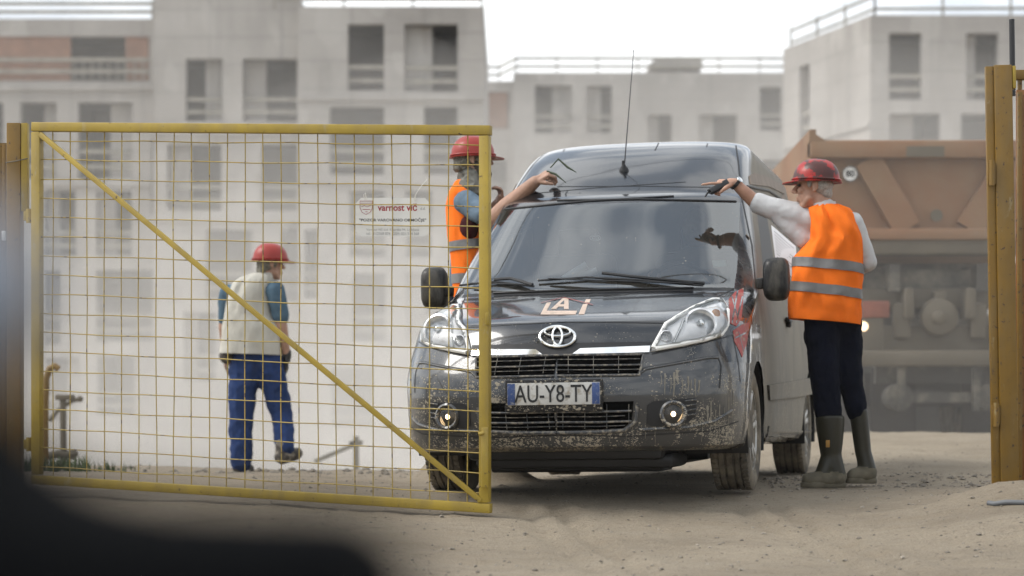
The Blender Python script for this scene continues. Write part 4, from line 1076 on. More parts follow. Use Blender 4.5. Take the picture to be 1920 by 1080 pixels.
mb = MB(); lbox(mb, 1898.6, 1905, 123, 165, YQ+.0, .07, .003); link('cap_strip', mb, m_gate, rp2)
for y0, y1 in ((300, 348), (755, 800)):
    mb = MB(); dx = lean*(W(0, y0, YQ).z-W(0, 122, YQ).z)/YQ*FPX
    mb.tube([W(1857+dx, y0, YQ-.015), W(1857+dx, y1, YQ-.015)], .014, 10); lbox(mb, 1849, 1864, y0+4, y1-3, YQ-.006, .014, .003); link('hinge', mb, m_post, rp2)
rod_o = MB(); a, c = W(1899, 180, YQ+.13), W(1897, 36, YQ+.13); rod_o.tube([a+(c-a)*k/60 for k in range(61)], [.0155 if k % 2 else .0135 for k in range(61)], 10); link('rebar', rod_o, m_black, rp2)
lf2 = thing('sheet_gate', 'rust orange sheet steel gate leaf behind the right post', 'gate', W(1960, 965, YQ+.2))
mb = MB(); zbox(mb, 1906, 2150, 168, YQ+.2, .02, .003, -.02); link('sheet', mb, yellow_steel('rust_orange', (.26, .10, .018), .8), lf2)
mb = MB(); mb.bar(W(1900, 141, YQ+.22), W(2150, 141, YQ+.22), .05, .05, bev=.004); mb.bar(W(1908, 175, YQ+.215), W(2150, 175, YQ+.215), .03, .02)
for xx in (1912, 2146): mb.bar(W(xx, 168, YQ+.22), W(xx, 141, YQ+.22), .02, .02, Vector((0, 1, 0)))
link('top_rail', mb, m_post, lf2)
mb = MB()
for xx in (1909, 1990, 2070): zbox(mb, xx, xx+8, 172, YQ+.17, .028, .003)
link('rib', mb, m_post, lf2)
# hose at the foot of the right post
hp = [(1853, 960), (1862, 974), (1880, 986), (1900, 992), (1935, 998), (1980, 1010), (2040, 1020)]
pts = []
for i, (x, y) in enumerate(hp):
    p = W(x, y, 10.35); pts.append(Vector((p.x, 10.35-.03*i, gz(p.x, 10.35-.03*i)+.012)))
mb = MB(); mb.tube(pts, .013, 10); single('hose', mb, m_hose, 'thin grey hose lying on the sand heap at the right post', 'hose', pts[0])
# warning sign hanging behind the mesh
def gd(px, py, back=.03):        # pixel -> plane of the gate, pushed back
    o = Vector((0, 0, CH)); d = W(px, py, 1)-o; p0 = GBL-gn*back; t = (p0-o).dot(gn)/d.dot(gn); return o+d*t
sg = thing('hanging_sign', 'pale plastic warning sign with red and black lettering tied behind the gate mesh', 'sign', gd(737, 443))
out = [(677, 371), (797, 371), (806, 381), (806, 434), (797, 443), (677, 443), (667, 434), (667, 381)]
mb = MB(); f = [gd(x, y, .022) for x, y in out]; bk = [gd(x, y, .025) for x, y in out]; mb.rings([f, bk]); 
t = NT('sign_plastic'); t.set('Base Color', (.62, .61, .58)); t.set('Roughness', .5)
link('board', mb, t.m, sg, 0)
ux = (gd(800, 400)-gd(680, 400)).normalized(); uz = Vector((0, 0, 1)); un = ux.cross(uz)
def sign_text(s, x, y, w_px, h_px, mat, name='lettering', bold=.0):
    me = text_mesh(s, 1.0, .0, bold)
    xs_ = [v.co.x for v in me.vertices]; ys_ = [v.co.y for v in me.vertices]
    k = YR*1.03/FPX; sx = w_px*k/(max(xs_)-min(xs_)); sy = h_px*k/(max(ys_)-min(ys_)); mxx = (max(xs_)+min(xs_))/2; myy = (max(ys_)+min(ys_))/2
    c = gd(x, y, .0215)
    for v in me.vertices:
        q = v.co.copy(); v.co = c+ux*(q.x-mxx)*sx+uz*(q.y-myy)*sy
    return link(name, me, mat, sg, 0)
m_redink = M('red_ink', (.28, .012, .022), .6); m_greyink = M('grey_ink', (.22, .22, .22), .6)
sign_text('varnost vič', 745, 388.5, 78, 14, m_redink, bold=.022); sign_text('d.d.', 793, 391, 10, 5, m_greyink)
sign_text('"POZOR VAROVANO OBMOČJE"', 736, 412.5, 132, 8.5, m_ink, bold=.018)
sign_text('Varnost Vič d.d. Koprska 94, Ljubljana', 736, 431, 104, 6, m_greyink); sign_text('tel.: 01/2568 874  GSM: 031/314 568', 736, 438, 104, 5, m_greyink)
mb = MB(); sh = [(675, 377), (698, 377), (698, 390), (694, 398), (686, 402), (679, 398), (675, 390)]
mb.tube([gd(x, y, .0215) for x, y in sh], .0013, 5, True); mb.tube([gd(675, 381, .0215), gd(698, 381, .0215)], .001, 5); mb.tube([gd(678, 388, .0215), gd(683, 385, .0215), gd(688, 388, .0215), gd(695, 385, .0215)], .001, 5); mb.tube([gd(680, 392.5, .0215), gd(694, 392.5, .0215)], .0013, 5); mb.tube([gd(685, 397, .0215), gd(689, 397, .0215)], .0013, 5)
link('shield_emblem', mb, m_redink, sg)
mb = MB()
mb.tube([gd(779, 375, .02), gd(780, 364, .012), gd(785, 355, .002), gd(792, 346, -.004), gd(801, 336, -.004)], .0016, 5); mb.tube([gd(777, 376, .02), gd(778, 367, .012), gd(782, 360, .006)], .0016, 5)
mb.tube([gd(683, 375, .02), gd(682, 365, -.004), gd(685, 362, -.004), gd(687, 374, .02)], .0016, 5)
link('tie_string', mb, m_white, sg)

# ------------------------------------------------------------------ people
def frame_of(d):
    d = Vector(d).normalized(); sd_ = Vector((0, 0, 1)).cross(d).normalized(); return d, sd_, d.cross(sd_)
def head(mb, c, d, neck):
    d, s_, u = frame_of(d)
    Rm = Matrix((d, s_, u)).transposed()
    P = lambda a, b, z: c+d*a+s_*b+u*z
    mb.ell(P(-.012, 0, .035), .096, .076, .086, Rm); mb.ell(P(.022, 0, -.045), .066, .058, .076, Rm); mb.ell(P(.058, 0, -.098), .026, .026, .02, Rm)
    mb.cap(P(.086, 0, .018), P(.112, 0, -.018), .010, .0145); mb.ell(P(.100, .012, -.024), .012, .009, .008, Rm); mb.ell(P(.100, -.012, -.024), .012, .009, .008, Rm)
    for e in (-1, 1):
        mb.ell(P(.076, e*.03, .033), .014, .024, .009, Rm); mb.ell(P(.064, e*.038, -.015), .024, .02, .022, Rm)
        mb.cap(P(.02, e*.052, -.06), P(.05, e*.026, -.098), .02, .018)
        mb.ell(P(-.014, e*.079, .004), .020, .008, .030, Rm); mb.ell(P(-.008, e*.079, -.022), .011, .008, .012, Rm)
    mb.ell(P(.088, 0, -.056), .013, .024, .008, Rm); mb.ell(P(.085, 0, -.070), .013, .020, .008, Rm)
    mb.cap(P(-.025, 0, -.05), neck, .052, .060)
def eyes(c, d, par, name='eyes'):
    d, s_, u = frame_of(d); mb = MB()
    for e in (-1, 1): mb.ell(c+d*.079+s_*e*.031+u*.012, .011, .011, .008)
    link(name, mb, m_eye, par)
def hand(mb, wr, d, n_, curl, k=1.0, thumb=1, tcurl=.5, spread=.2):
    """wr wrist, d pointing direction, n_ back-of-hand normal, curl 4 values (index..little), thumb side sign"""
    d = Vector(d).normalized(); n_ = (Vector(n_)-d*Vector(n_).dot(d)).normalized(); s_ = d.cross(n_)*thumb
    mb.cap(wr-d*.02, wr+d*.025*k, .026*k, .027*k)
    L = (.046, .05, .047, .038); kn = (.088, .092, .088, .080)
    for i in range(4):
        o = (1.5-i)*.0195*k
        K = wr+d*kn[i]*k+s_*o; mb.cap(wr+d*.02*k+s_*o*.7, K, .0145*k, .0115*k)
        a = 0; p = K; sl = s_*(1.5-i)*spread*.12
        for j, q in enumerate((1, .62, .5)):
            a += curl[i]*(1.0, 1.15, .8)[j]
            v = (d*math.cos(a)-n_*math.sin(a)+sl*math.cos(a)).normalized(); p2 = p+v*L[i]*q*k
            mb.cap(p, p2, (.0098, .0090, .0083)[j]*k, (.0090, .0083, .0075)[j]*k, 10, 3); p = p2
    T = wr+d*.028*k+s_*.026*k-n_*.006; v = (d*.72+s_*.62-n_*tcurl*.5).normalized(); p1 = T+v*.042*k
    mb.cap(wr+d*.012+s_*.012, p1, .0165*k, .0125*k); v2 = (d*.9+s_*.1-n_*tcurl).normalized(); mb.cap(p1, p1+v2*.036*k, .0115*k, .0095*k, 10, 3)
def helmet(c, d, mat, par, tilt=0.0, sc=1.0):
    d, s_, u = frame_of(d)
    d, u = d*math.cos(tilt)+u*math.sin(tilt), u*math.cos(tilt)-d*math.sin(tilt)
    mb = MB(); rg = []; NS = 56
    def ring_(f, z, ext=0.0):
        out = []
        for k in range(NS):
            a = k*2*math.pi/NS; ca, sa = math.cos(a), math.sin(a)
            pk = ext*(.014+.046*max(0, ca)**2.2); rx, ry = .136*f+pk, .116*f+pk*.8
            zz = z*sc-(.012*max(0, ca)**2*(1 if ext else 0))
            rb = .006*math.exp(-((ry*sa)/.022)**2) if (not ext and f < .99) else 0
            out.append(c+d*ca*rx*sc+s_*sa*ry*sc+u*(zz+rb))
        return out
    rg.append(ring_(.93, .034)); rg.append(ring_(1.0, .029, 1.0)); rg.append(ring_(1.01, .034, 1.0)); rg.append(ring_(1.0, .039, .12))
    for i in range(1, 13):
        a = i*math.pi/2/12; rg.append(ring_(max(.01, math.cos(a)**.8), .041+.122*math.sin(a)))
    mb.rings(rg, True)
    h_ = link('helmet', mb, mat, par, 50)
    mb = MB(); q = [p+(p-c-u*.05).normalized()*.004 for p in ring_(1.0, .046)]; mb.tube(q, .006, 6, True); link('helmet_band', mb, mat, h_)
    return h_
def loft(mb, rows, Y0, seg=56, p=2.4, wr=.006, seedv=0.0, zt=0.0):
    """rows: (py, pxl, pxr, depth radius, dY, tilt px)"""
    rg = []
    dense = []
    for a, b in zip(rows[:-1], rows[1:]):
        m = max(1, int(abs(b[0]-a[0])/7))
        dense += [tuple(a[i]+(b[i]-a[i])*j/m for i in range(6)) for j in range(m)]
    dense.append(rows[-1])
    for r in dense:
        y, xl, xr, ry, dy, tl = r; ring_ = []
        c = W((xl+xr)/2, y, Y0+dy); rx = (xr-xl)/2*(Y0+dy)/FPX; k_ = (Y0+dy)/FPX
        for k in range(seg):
            a = k*2*math.pi/seg; ca, sa = math.cos(a), math.sin(a)
            qx = math.copysign(abs(ca)**(2/p), ca); qy = math.copysign(abs(sa)**(2/p), sa)
            f = noise.noise(Vector((qx*2.2+seedv, qy*2.2, y*.022)))*wr*.7+noise.noise(Vector((qx*5+seedv, qy*5, y*.05+3)))*wr*.3+(.5-abs(noise.noise(Vector((qx*3.2-y*.018+seedv, qy*2, y*.006+5)))))**2*wr*1.5-wr*.25
            ring_.append(c+Vector((qx*(rx+f), qy*(ry+f*2.2), -tl*ca*k_)))
        rg.append(ring_)
    mb.rings(rg); return rg
def bands(par, rows, y0, y1, Y0, seedv, seg=56, p=2.4, wr=.006, slope=0):
    """reflective strip: the vest surface between two heights, 3 mm proud"""
    def at(y):
        for a, b in zip(rows[:-1], rows[1:]):
            if a[0] <= y <= b[0]:
                t_ = (y-a[0])/(b[0]-a[0]); return tuple(a[i]+(b[i]-a[i])*t_ for i in range(6))
        return rows[-1]
    rg = []
    for j in range(6):
        ring_ = []
        for k in range(seg):
            a = k*2*math.pi/seg; ca, sa = math.cos(a), math.sin(a)
            y = y0+(y1-y0)*j/5+slope*ca*(1 if sa < 0 else 1)
            r = at(y); _, xl, xr, ry, dy, tl = r; kk = (Y0+dy)/FPX
            c = W((xl+xr)/2, y, Y0+dy); rx = (xr-xl)/2*kk
            qx = math.copysign(abs(ca)**(2/p), ca); qy = math.copysign(abs(sa)**(2/p), sa)
            f = noise.noise(Vector((qx*2.2+seedv, qy*2.2, y*.022)))*wr*.7+noise.noise(Vector((qx*5+seedv, qy*5, y*.05+3)))*wr*.3+(.5-abs(noise.noise(Vector((qx*3.2-y*.018+seedv, qy*2, y*.006+5)))))**2*wr*1.5-wr*.25+.0035
            ring_.append(c+Vector((qx*(rx+f), qy*(ry+f*2.2), -tl*ca*kk)))
        rg.append(ring_)
    mb = MB(); mb.rings(rg, False); link('reflective_band', mb, m_band, par, 180)

# --- man in the orange vest by the driver's door, back to the camera
YM = 12.1; k = YM/FPX
P = lambda x, y, dy=0.0: W(x, y, YM+dy)
man = thing('person', 'man in orange vest and scuffed red helmet, back turned, pointing with a radio', 'person', P(1570, 897))
fd = Vector((-.97, .22, 0)); hc = P(1526, 352, .02)
mb = MB(); head(mb, hc, fd, P(1549, 398, .0))
sL, eL, wL = P(1521, 412, .06), P(1414, 377, .10), P(1377, 343, .06)
mb.cap(P(1450, 392, .09), eL, .046, .041); mb.cap(eL, eL+(wL-eL)*.45, .041, .037); mb.cap(eL+(wL-eL)*.45, wL, .037, .027)
hand(mb, wL, Vector((-1, .0, .06)), Vector((.15, -.35, 1)), (.08, 1.0, 1.1, 1.15), .98, -1, .9)
sR, eR, wR = P(1597, 420, -.01), P(1627, 492, .02), P(1560, 505, .26)
mb.cap(eR, wR, .036, .026); hand(mb, wR, Vector((-1, .2, .35)), Vector((0, 1, .2)), (.6, .7, .7, .7), .98, 1, .4)
mb.cap(P(1549, 400), P(1552, 560), .06, .08); mb.cap(P(1549, 410), sL, .05, .05); mb.cap(sL, P(1450, 392, .09), .05, .046); mb.cap(P(1549, 410), sR, .05, .05); mb.cap(sR, eR, .045, .036)
link('skin', remesh(mb, .0055, 3), m_skin, man, 180); eyes(hc, fd, man)
mb = MB(); d_, s_, u_ = frame_of(fd); Rm = Matrix((d_, s_, u_)).transposed()
mb.ell(hc-d_*.045+u_*.012, .062, .083, .06, Rm); mb.ell(hc-d_*.07-u_*.03, .034, .06, .04, Rm)
for e in (-1, 1): mb.ell(hc+s_*e*.07+d_*.018+u_*.02, .014, .012, .028, Rm)
link('hair', remesh(mb, .006, 3, .006, .02), m_hair, man, 180)
helmet(hc-fd*.012, fd, m_helm_s, man, .03, .95)
mb = MB(); mb.cap(sL, P(1436, 387, .09), .082, .062); mb.cap(P(1545, 418, .02), sL, .07, .075); mb.cap(P(1447, 390, .09), P(1424, 382, .095), .064, .062)
mb.cap(P(1508, 448, .06), P(1450, 398, .08), .06, .045)
mb.cap(P(1570, 420, 0), sR, .065, .066); mb.cap(sR, eR, .070, .055); mb.cap(eR, P(1585, 506, .16), .055, .042)
mb.cap(P(1552, 450, .0), P(1552, 580, .0), .09, .10); mb.cap(P(1547, 392, .0), P(1549, 402, .0), .062, .065)
link('shirt', remesh(mb, .010, 5, .014, .07), m_shirt, man, 180)
mb = MB(); mb.lathe([(.060, -.02), (.066, -.02), (.068, .012), (.064, .028), (.058, .028)], P(1546, 390, .0), Vector((-.1, .05, 1)), 28); link('collar', mb, m_shirt, man)
vr = [(384, 1529, 1573, .080, .0, 0), (390, 1516, 1590, .105, .0, 0), (402, 1516, 1601, .13, .0, 0), (425, 1518, 1609, .145, .0, 0), (450, 1518, 1614, .15, .0, 1), (468, 1504, 1616, .15, 0, 1), (484, 1488, 1617, .145, 0, 2), (520, 1484, 1617, .15, 0, 3), (560, 1480, 1616, .15, 0, 4), (596, 1478, 1615, .15, 0, 5), (603, 1479, 1614, .148, 0, 6)]
mb = MB(); loft(mb, vr, YM, seedv=3.1, wr=.017); ve = link('vest', mb, m_hivis, man, 60)
bands(ve, vr, 489, 507, YM, 3.1, wr=.017, slope=5); bands(ve, vr, 536, 554, YM, 3.1, wr=.017, slope=5)
mb = MB()
mb.cap(P(1540, 600, -.02), P(1541, 640, -.02), .098, .098); mb.cap(P(1541, 640, -.02), P(1548, 735, -.03), .095, .078); mb.cap(P(1548, 735, -.03), P(1554, 778, -.02), .080, .074)
mb.cap(P(1585, 602, .05), P(1588, 640, .05), .085, .085); mb.cap(P(1588, 640, .05), P(1596, 725, .03), .082, .066); mb.cap(P(1596, 725, .03), P(1606, 772, .05), .068, .060)
mb.cap(P(1545, 600, 0), P(1585, 602, .03), .105, .095)
link('trousers', remesh(mb, .010, 5, .026, .09), m_navy, man, 180)
def boot(top, ank, heel, toe, r0, r1, zsole, par):
    mb = MB(); ax = (ank-top).normalized(); n_ = 14; rg = []
    for i in range(n_+1):
        t_ = i/n_; c = top+(ank-top)*t_; r = r0+(r1-r0)*t_**1.4; rg.append([c+Vector((math.cos(a*.2618)*r, math.sin(a*.2618)*r*1.0, 0)) for a in range(24)])
    mb.rings(rg)
    f_ = Vector((toe.x-heel.x, toe.y-heel.y, 0)).normalized(); L_ = (toe-heel).length
    mb.cap(Vector((ank.x, ank.y, ank.z)), Vector((heel.x, heel.y, zsole+.06))+f_*.045, r1, .048)
    mb.cap(Vector((heel.x, heel.y, zsole+.05))+f_*.05, Vector((toe.x, toe.y, zsole+.042))-f_*.05, .05, .043)
    mb.cap(ank, Vector((toe.x, toe.y, zsole+.055))-f_*.12, r1*.9, .045)
    me = remesh(mb, .008, 4); b_ = link('boot', me, m_olive, par, 180)
    so = MB(); rg = []
    for z, q in ((0, .95), (.006, 1), (.026, 1), (.03, .97)):
        ring_ = []
        for a in range(28):
            t_ = a*2*math.pi/28; x_ = math.cos(t_); y_ = math.sin(t_)
            wv = .050*(1-.12*x_*0)*(1-.22*math.exp(-((x_+.15)/.3)**2))
            ring_.append(Vector((heel.x, heel.y, zsole+z))+f_*(L_/2+x_*L_/2*q)+Vector((-f_.y, f_.x, 0))*(wv*q*math.copysign(abs(y_)**.7, y_)))
        rg.append(ring_)
    so.rings(rg); link('sole', so, m_dustboot, b_)
    fo = remesh_copy_low(mb, zsole+.085); link('toe_cover', fo, m_dustboot, b_, 180)
    return b_
def remesh_copy_low(mb, zmax):      # the dust-caked foot of the boot, a skin just outside the rubber
    me = remesh(mb, .008, 4); bm = bmesh.new(); bm.from_mesh(me)
    for v in bm.verts: v.co += v.normal*.0015
    bmesh.ops.delete(bm, geom=[f for f in bm.faces if f.calc_center_median().z > zmax+.025*noise.noise(f.calc_center_median()*14)], context='FACES'); bm.to_mesh(me); bm.free(); return me
b1 = boot(P(1556, 779, -.02), P(1558, 852, -.02), P(1586, 900, -.03), P(1501, 897, -.06), .082, .058, gz(P(1545, 897).x, YM-.03)+.0, man)
b2 = boot(P(1609, 766, .05), P(1618, 846, .06), P(1643, 893, .06), P(1586, 889, .03), .052, .046, gz(P(1615, 889).x, YM+.05)+.018, man)
mb = MB(); c = P(1552, 832, -.105); mb.box(c, (.022, .006, .04), bev=.004); link('boot_badge', mb, M('badge_ochre', (.30, .16, .03), .6), b1)
mb = MB(); ax = (wL-eL).normalized(); wc = wL-ax*.006; mb.lathe([(.0335, -.009), (.036, -.009), (.036, .009), (.0335, .009)], wc, ax, 24); wt = link('watch', mb, m_black, man)
n_ = (Vector((.1, -.6, .8))-ax*Vector((.1, -.6, .8)).dot(ax)).normalized(); mb = MB(); mb.lathe([(.018, .034), (.018, .041), (.001, .042)], wc, n_, 20); link('watch_face', mb, m_chrome, wt)
# radio in the pointing hand
mb = MB(); a = P(1362, 343, .045); b = P(1331, 360, .035); d_ = (b-a).normalized()
mb.bar(a-d_*.012, b, .042, .034, Vector((0, -1, .3)), .008); r_o = thing('walkie_talkie', 'black hand radio with stub aerial held in the pointing man\'s hand', 'radio', b)
link('case', mb, m_black, r_o)
mb = MB(); mb.tube([b+Vector((.01, 0, -.006)), P(1327, 361, .03), P(1322, 369, .03)], [.007, .006, .005], 8); link('aerial', mb, m_black, r_o)
mb = MB(); mb.lathe([(.007, 0), (.007, .012), (.001, .013)], b+Vector((-.002, -.008, .012)), d_, 10); link('knob', mb, m_black, r_o)
# paper he holds in front
mb = MB(); A = [P(1446, 422, .42), P(1492, 462, .38), P(1496, 530, .16), P(1454, 488, .20)]
mb.rings([A, [p+Vector((.002, .004, 0)) for p in A]]); pp = thing('paper_sheet', 'white printed paper sheet held in front of the pointing man', 'paper', A[3]); link('sheet', mb, m_paper, pp, 0)
mb = MB(); dn = (A[1]-A[0]).cross(A[3]-A[0]).normalized(); dn = dn if dn.y < 0 else -dn
for i in range(9):
    t_ = .12+i*.09; p, q = A[0]+(A[3]-A[0])*t_, A[1]+(A[2]-A[1])*t_; mb.bar(p+(q-p)*.1+dn*.001, p+(q-p)*(.9-.15*(i % 3))+dn*.001, .004, .001, (A[3]-A[0]).normalized())
link('print_line', mb, m_greyink, pp, 0)

# --- bearded man in orange vest on the far side of the van
YB = 13.2
P = lambda x, y, dy=0.0: W(x, y, YB+dy)
mn2 = thing('person', 'bearded man in orange vest and red helmet, arm stretched towards the van', 'person', Vector((P(872, 0).x, YB, gz(P(872, 0).x, YB))))
fd = Vector((.985, .12, 0)); hc = P(887, 300, .0); mb = MB(); head(mb, hc, fd, P(884, 345))
eB, wB = P(925, 413, -.24), P(1003, 341, -.48); sB = P(874, 384, -.10)
mb.cap(sB, eB, .052, .048); mb.cap(eB, eB+(wB-eB)*.35, .058, .060); mb.cap(eB+(wB-eB)*.35, wB, .060, .036); mb.cap(P(884, 350), P(870, 520), .06, .07); mb.cap(P(882, 360), sB, .05, .05); mb.cap(P(884, 360), P(895, 380, .2), .05, .05)
hand(mb, wB, Vector((.85, -.2, .55)), Vector((-.3, -.5, .8)), (.9, 1.1, 1.15, 1.2), 1.0, 1, .9)
w2 = P(926, 388, .06); e2 = P(905, 425, .2); mb.cap(P(895, 380, .2), e2, .05, .042); mb.cap(e2, w2, .04, .028); hand(mb, w2, Vector((.5, -.2, .75)), Vector((.8, .3, -.1)), (.7, .8, .8, .8), .95, -1, .5)
link('skin', remesh(mb, .0058, 3), m_skin2, mn2, 180); eyes(hc, fd, mn2)
d_, s_, u_ = frame_of(fd); Rm = Matrix((d_, s_, u_)).transposed()
mb = MB(); mb.ell(hc-d_*.05+u_*.0, .066, .084, .064, Rm); mb.ell(hc-d_*.08-u_*.035, .042, .064, .048, Rm)
for e in (-1, 1): mb.ell(hc+d_*.022+s_*e*.072+u_*.015, .014, .014, .032, Rm)
link('hair', remesh(mb, .006, 2, .022, .025), m_hairdk, mn2, 180)
mb = MB(); mb.ell(hc+d_*.055-u_*.085, .058, .064, .055, Rm)
for e in (-1, 1): mb.cap(hc+d_*.01+s_*e*.064-u_*.03, hc+d_*.05+s_*e*.045-u_*.09, .02, .026)
link('beard', remesh(mb, .006, 2, .012, .02), m_beard, mn2, 180)
helmet(hc-u_*.015, fd, m_helm, mn2, .02, .97)
mb = MB(); mb.cap(P(884, 335), P(884, 352), .085, .10); link('neck_scarf', remesh(mb, .009, 2, .04, .04), m_scarf, mn2, 180)
mb = MB(); mb.cap(P(875, 380, -.08), P(904, 401, -.18), .080, .070); mb.cap(P(875, 385, -.02), P(895, 380, .16), .075, .075); mb.cap(P(895, 378, .16), P(902, 408, .2), .07, .06); mb.cap(P(872, 420), P(870, 560), .085, .09)
link('tee_shirt', remesh(mb, .010, 4, .016, .08), m_tee2, mn2, 180)
mb = MB(); mb.ell(P(879, 428, -.095), .060, .06, .085); link('vest_lining', remesh(mb, .01, 3), m_maroon, mn2, 180)
vr = [(332, 866, 896, .07, 0.02, 0), (342, 852, 905, .10, .03, 0), (360, 841, 898, .13, .03, 0), (385, 836, 896, .135, .03, 0), (412, 836, 898, .14, .03, 0), (440, 838, 905, .145, .02, 0), (465, 842, 910, .145, .0, 0), (500, 846, 912, .15, 0, 0), (590, 848, 912, .15, 0, 0)]
mb = MB(); loft(mb, vr, YB, seedv=8.3); ve = link('vest', mb, m_hivis, mn2, 60); bands(ve, vr, 452, 470, YB, 8.3, slope=-4); bands(ve, vr, 515, 533, YB, 8.3)
zf = gz(P(872, 0).x, YB)
mb = MB()
for x, dy in ((862, -.05), (892, .08)):
    a = P(x, 590, dy); f_ = Vector((a.x+.01, a.y, zf+.1)); mb.cap(a, (a+f_)/2, .10, .075); mb.cap((a+f_)/2, f_, .075, .065)
mb.cap(P(865, 580, 0), P(890, 580, .05), .12, .12); link('trousers', remesh(mb, .011, 4, .02, .09), m_navy, mn2, 180)
for x, dy in ((862, -.05), (892, .08)):
    a = P(x, 590, dy); mb = MB(); c = Vector((a.x, a.y, zf)); mb.cap(c+Vector((-.03, 0, .06)), c+Vector((.15, .05, .04)), .052, .042); mb.cap(c+Vector((0, 0, .06)), c+Vector((0, 0, .15)), .055, .06); link('shoe', remesh(mb, .008, 3), m_shoe, mn2, 180)
mb = MB(); tip = wB+Vector((.09, -.02, .06))
mb.tube([tip+Vector((-.02, 0, .0)), tip+Vector((.03, -.02, -.02)), tip+Vector((.09, -.03, -.07))], [.006, .007, .002], 6); mb.tube([tip+Vector((.0, 0, .02)), tip+Vector((.045, -.01, .07)), tip+Vector((.10, -.02, .02)), tip+Vector((.15, -.03, -.01))], [.004, .006, .007, .002], 6)
single('grass_stalk', mb, M('dry_green_leaf', (.05, .065, .035), .7), 'thin dark green leaf stalk held in the bearded man\'s outstretched hand', 'leaf', tip)

# --- worker in the beige vest walking away beyond the gate
YW = 17.1
P = lambda x, y, dy=0.0: W(x, y, YW+dy)
wk = thing('person', 'worker in beige vest, blue trousers and red helmet walking away behind the gate mesh', 'person', P(455, 884))
fd = Vector((.90, .42, 0)); hc = P(507, 497, 0); mb = MB(); head(mb, hc, fd, P(494, 530))
sR, eR, wR = P(516, 545, -.06), P(528, 612, -.05), P(538, 668, .0)
mb.cap(P(494, 535), P(480, 640), .06, .06); mb.cap(P(490, 548), sR, .05, .05); mb.cap(P(490, 548), P(428, 550, .05), .05, .05); mb.cap(sR, eR, .058, .046); mb.cap(eR, wR, .047, .030)
sL = P(428, 550, .05); eL = P(420, 615, .10); mb.cap(sL, eL, .058, .045); mb.cap(eL, P(423, 668, .18), .042, .03); hand(mb, P(423, 668, .18), Vector((0, .1, -1)), Vector((-1, 0, 0)), (.3, .35, .4, .4), 1, 1)
link('skin', remesh(mb, .007, 3), m_skin2, wk, 180); eyes(hc, fd, wk)
mb = MB(); hand(mb, wR, Vector((-.02, .05, -1)), Vector((1, 0, 0)), (.35, .4, .45, .5), 1.12, -1, .5); mb.cap(wR+Vector((0, 0, .03)), wR, .036, .036); link('glove', remesh(mb, .006, 2), m_black, wk, 180)
d_, s_, u_ = frame_of(fd); Rm = Matrix((d_, s_, u_)).transposed()
mb = MB(); mb.ell(hc-d_*.045+u_*.005, .066, .083, .066, Rm); mb.ell(hc-d_*.075-u_*.04, .036, .062, .05, Rm)
for e in (-1, 1): mb.ell(hc+s_*e*.072+d_*.01+u_*.01, .02, .012, .035, Rm)
link('hair', remesh(mb, .007, 2, .008, .03), m_hairdk, wk, 180); helmet(hc, fd, m_helm, wk, 0, 1.03)
mb = MB(); mb.cap(P(500, 545, -.0), sR, .07, .076); mb.cap(sR, P(526, 594, -.05), .078, .068); mb.cap(P(450, 548, .03), sL, .07, .072); mb.cap(sL, P(422, 600, .09), .075, .06); mb.cap(P(475, 560), P(475, 640), .09, .09); mb.cap(P(494, 520), P(490, 530), .07, .09)
link('tee_shirt', remesh(mb, .011, 4, .016, .08), m_tee, wk, 180)
vr = [(512, 472, 512, .075, 0, 0), (518, 452, 514, .095, 0, -2), (528, 438, 514, .12, 0, -1), (545, 430, 508, .13, 0, 0), (570, 424, 506, .14, 0, 0), (595, 420, 512, .145, 0, 0), (612, 417, 527, .15, 0, 0), (640, 414, 531, .155, 0, 1), (664, 411, 530, .155, 0, 2)]
mb = MB(); loft(mb, vr, YW, seedv=5.5, wr=.012); ve = link('vest', mb, m_vest, wk, 60)
mb = MB(); mb.ell(P(424, 668, -.02), .055, .08, .06); link('tool_pouch', remesh(mb, .01, 3, .02, .05), m_shoe, wk, 180)
mb = MB()
mb.cap(P(462, 668), P(458, 700, 0), .115, .122); mb.cap(P(458, 700), P(452, 775, -.02), .125, .100); mb.cap(P(452, 775, -.02), P(452, 868, -.02), .100, .085)
mb.cap(P(503, 668, .0), P(508, 700, .0), .110, .122); mb.cap(P(508, 700, .0), P(528, 775, .02), .120, .088); mb.cap(P(528, 775, .02), P(534, 838, -.10), .088, .078); mb.cap(P(462, 660), P(500, 660), .11, .11)
link('trousers', remesh(mb, .011, 4, .034, .10), m_blue_tr, wk, 180)
def shoe(h_, t_, par, r=.05):
    mb = MB(); mb.cap(h_, t_, r*1.08, r*.85); mb.cap(h_+Vector((0, 0, .02)), h_+Vector((0, 0, .09)), r*.95, r*.9); o_ = link('shoe', remesh(mb, .008, 3), m_shoe, par, 180)
    so = MB(); so.cap(h_-Vector((0, 0, r*.72)), t_-Vector((0, 0, r*.55)), r*.45, r*.42); link('sole', so, m_trimclean, o_)
shoe(P(448, 877, -.02), P(467, 880, .10), wk); shoe(P(528, 856, -.12), P(557, 850, -.02), wk, .055)

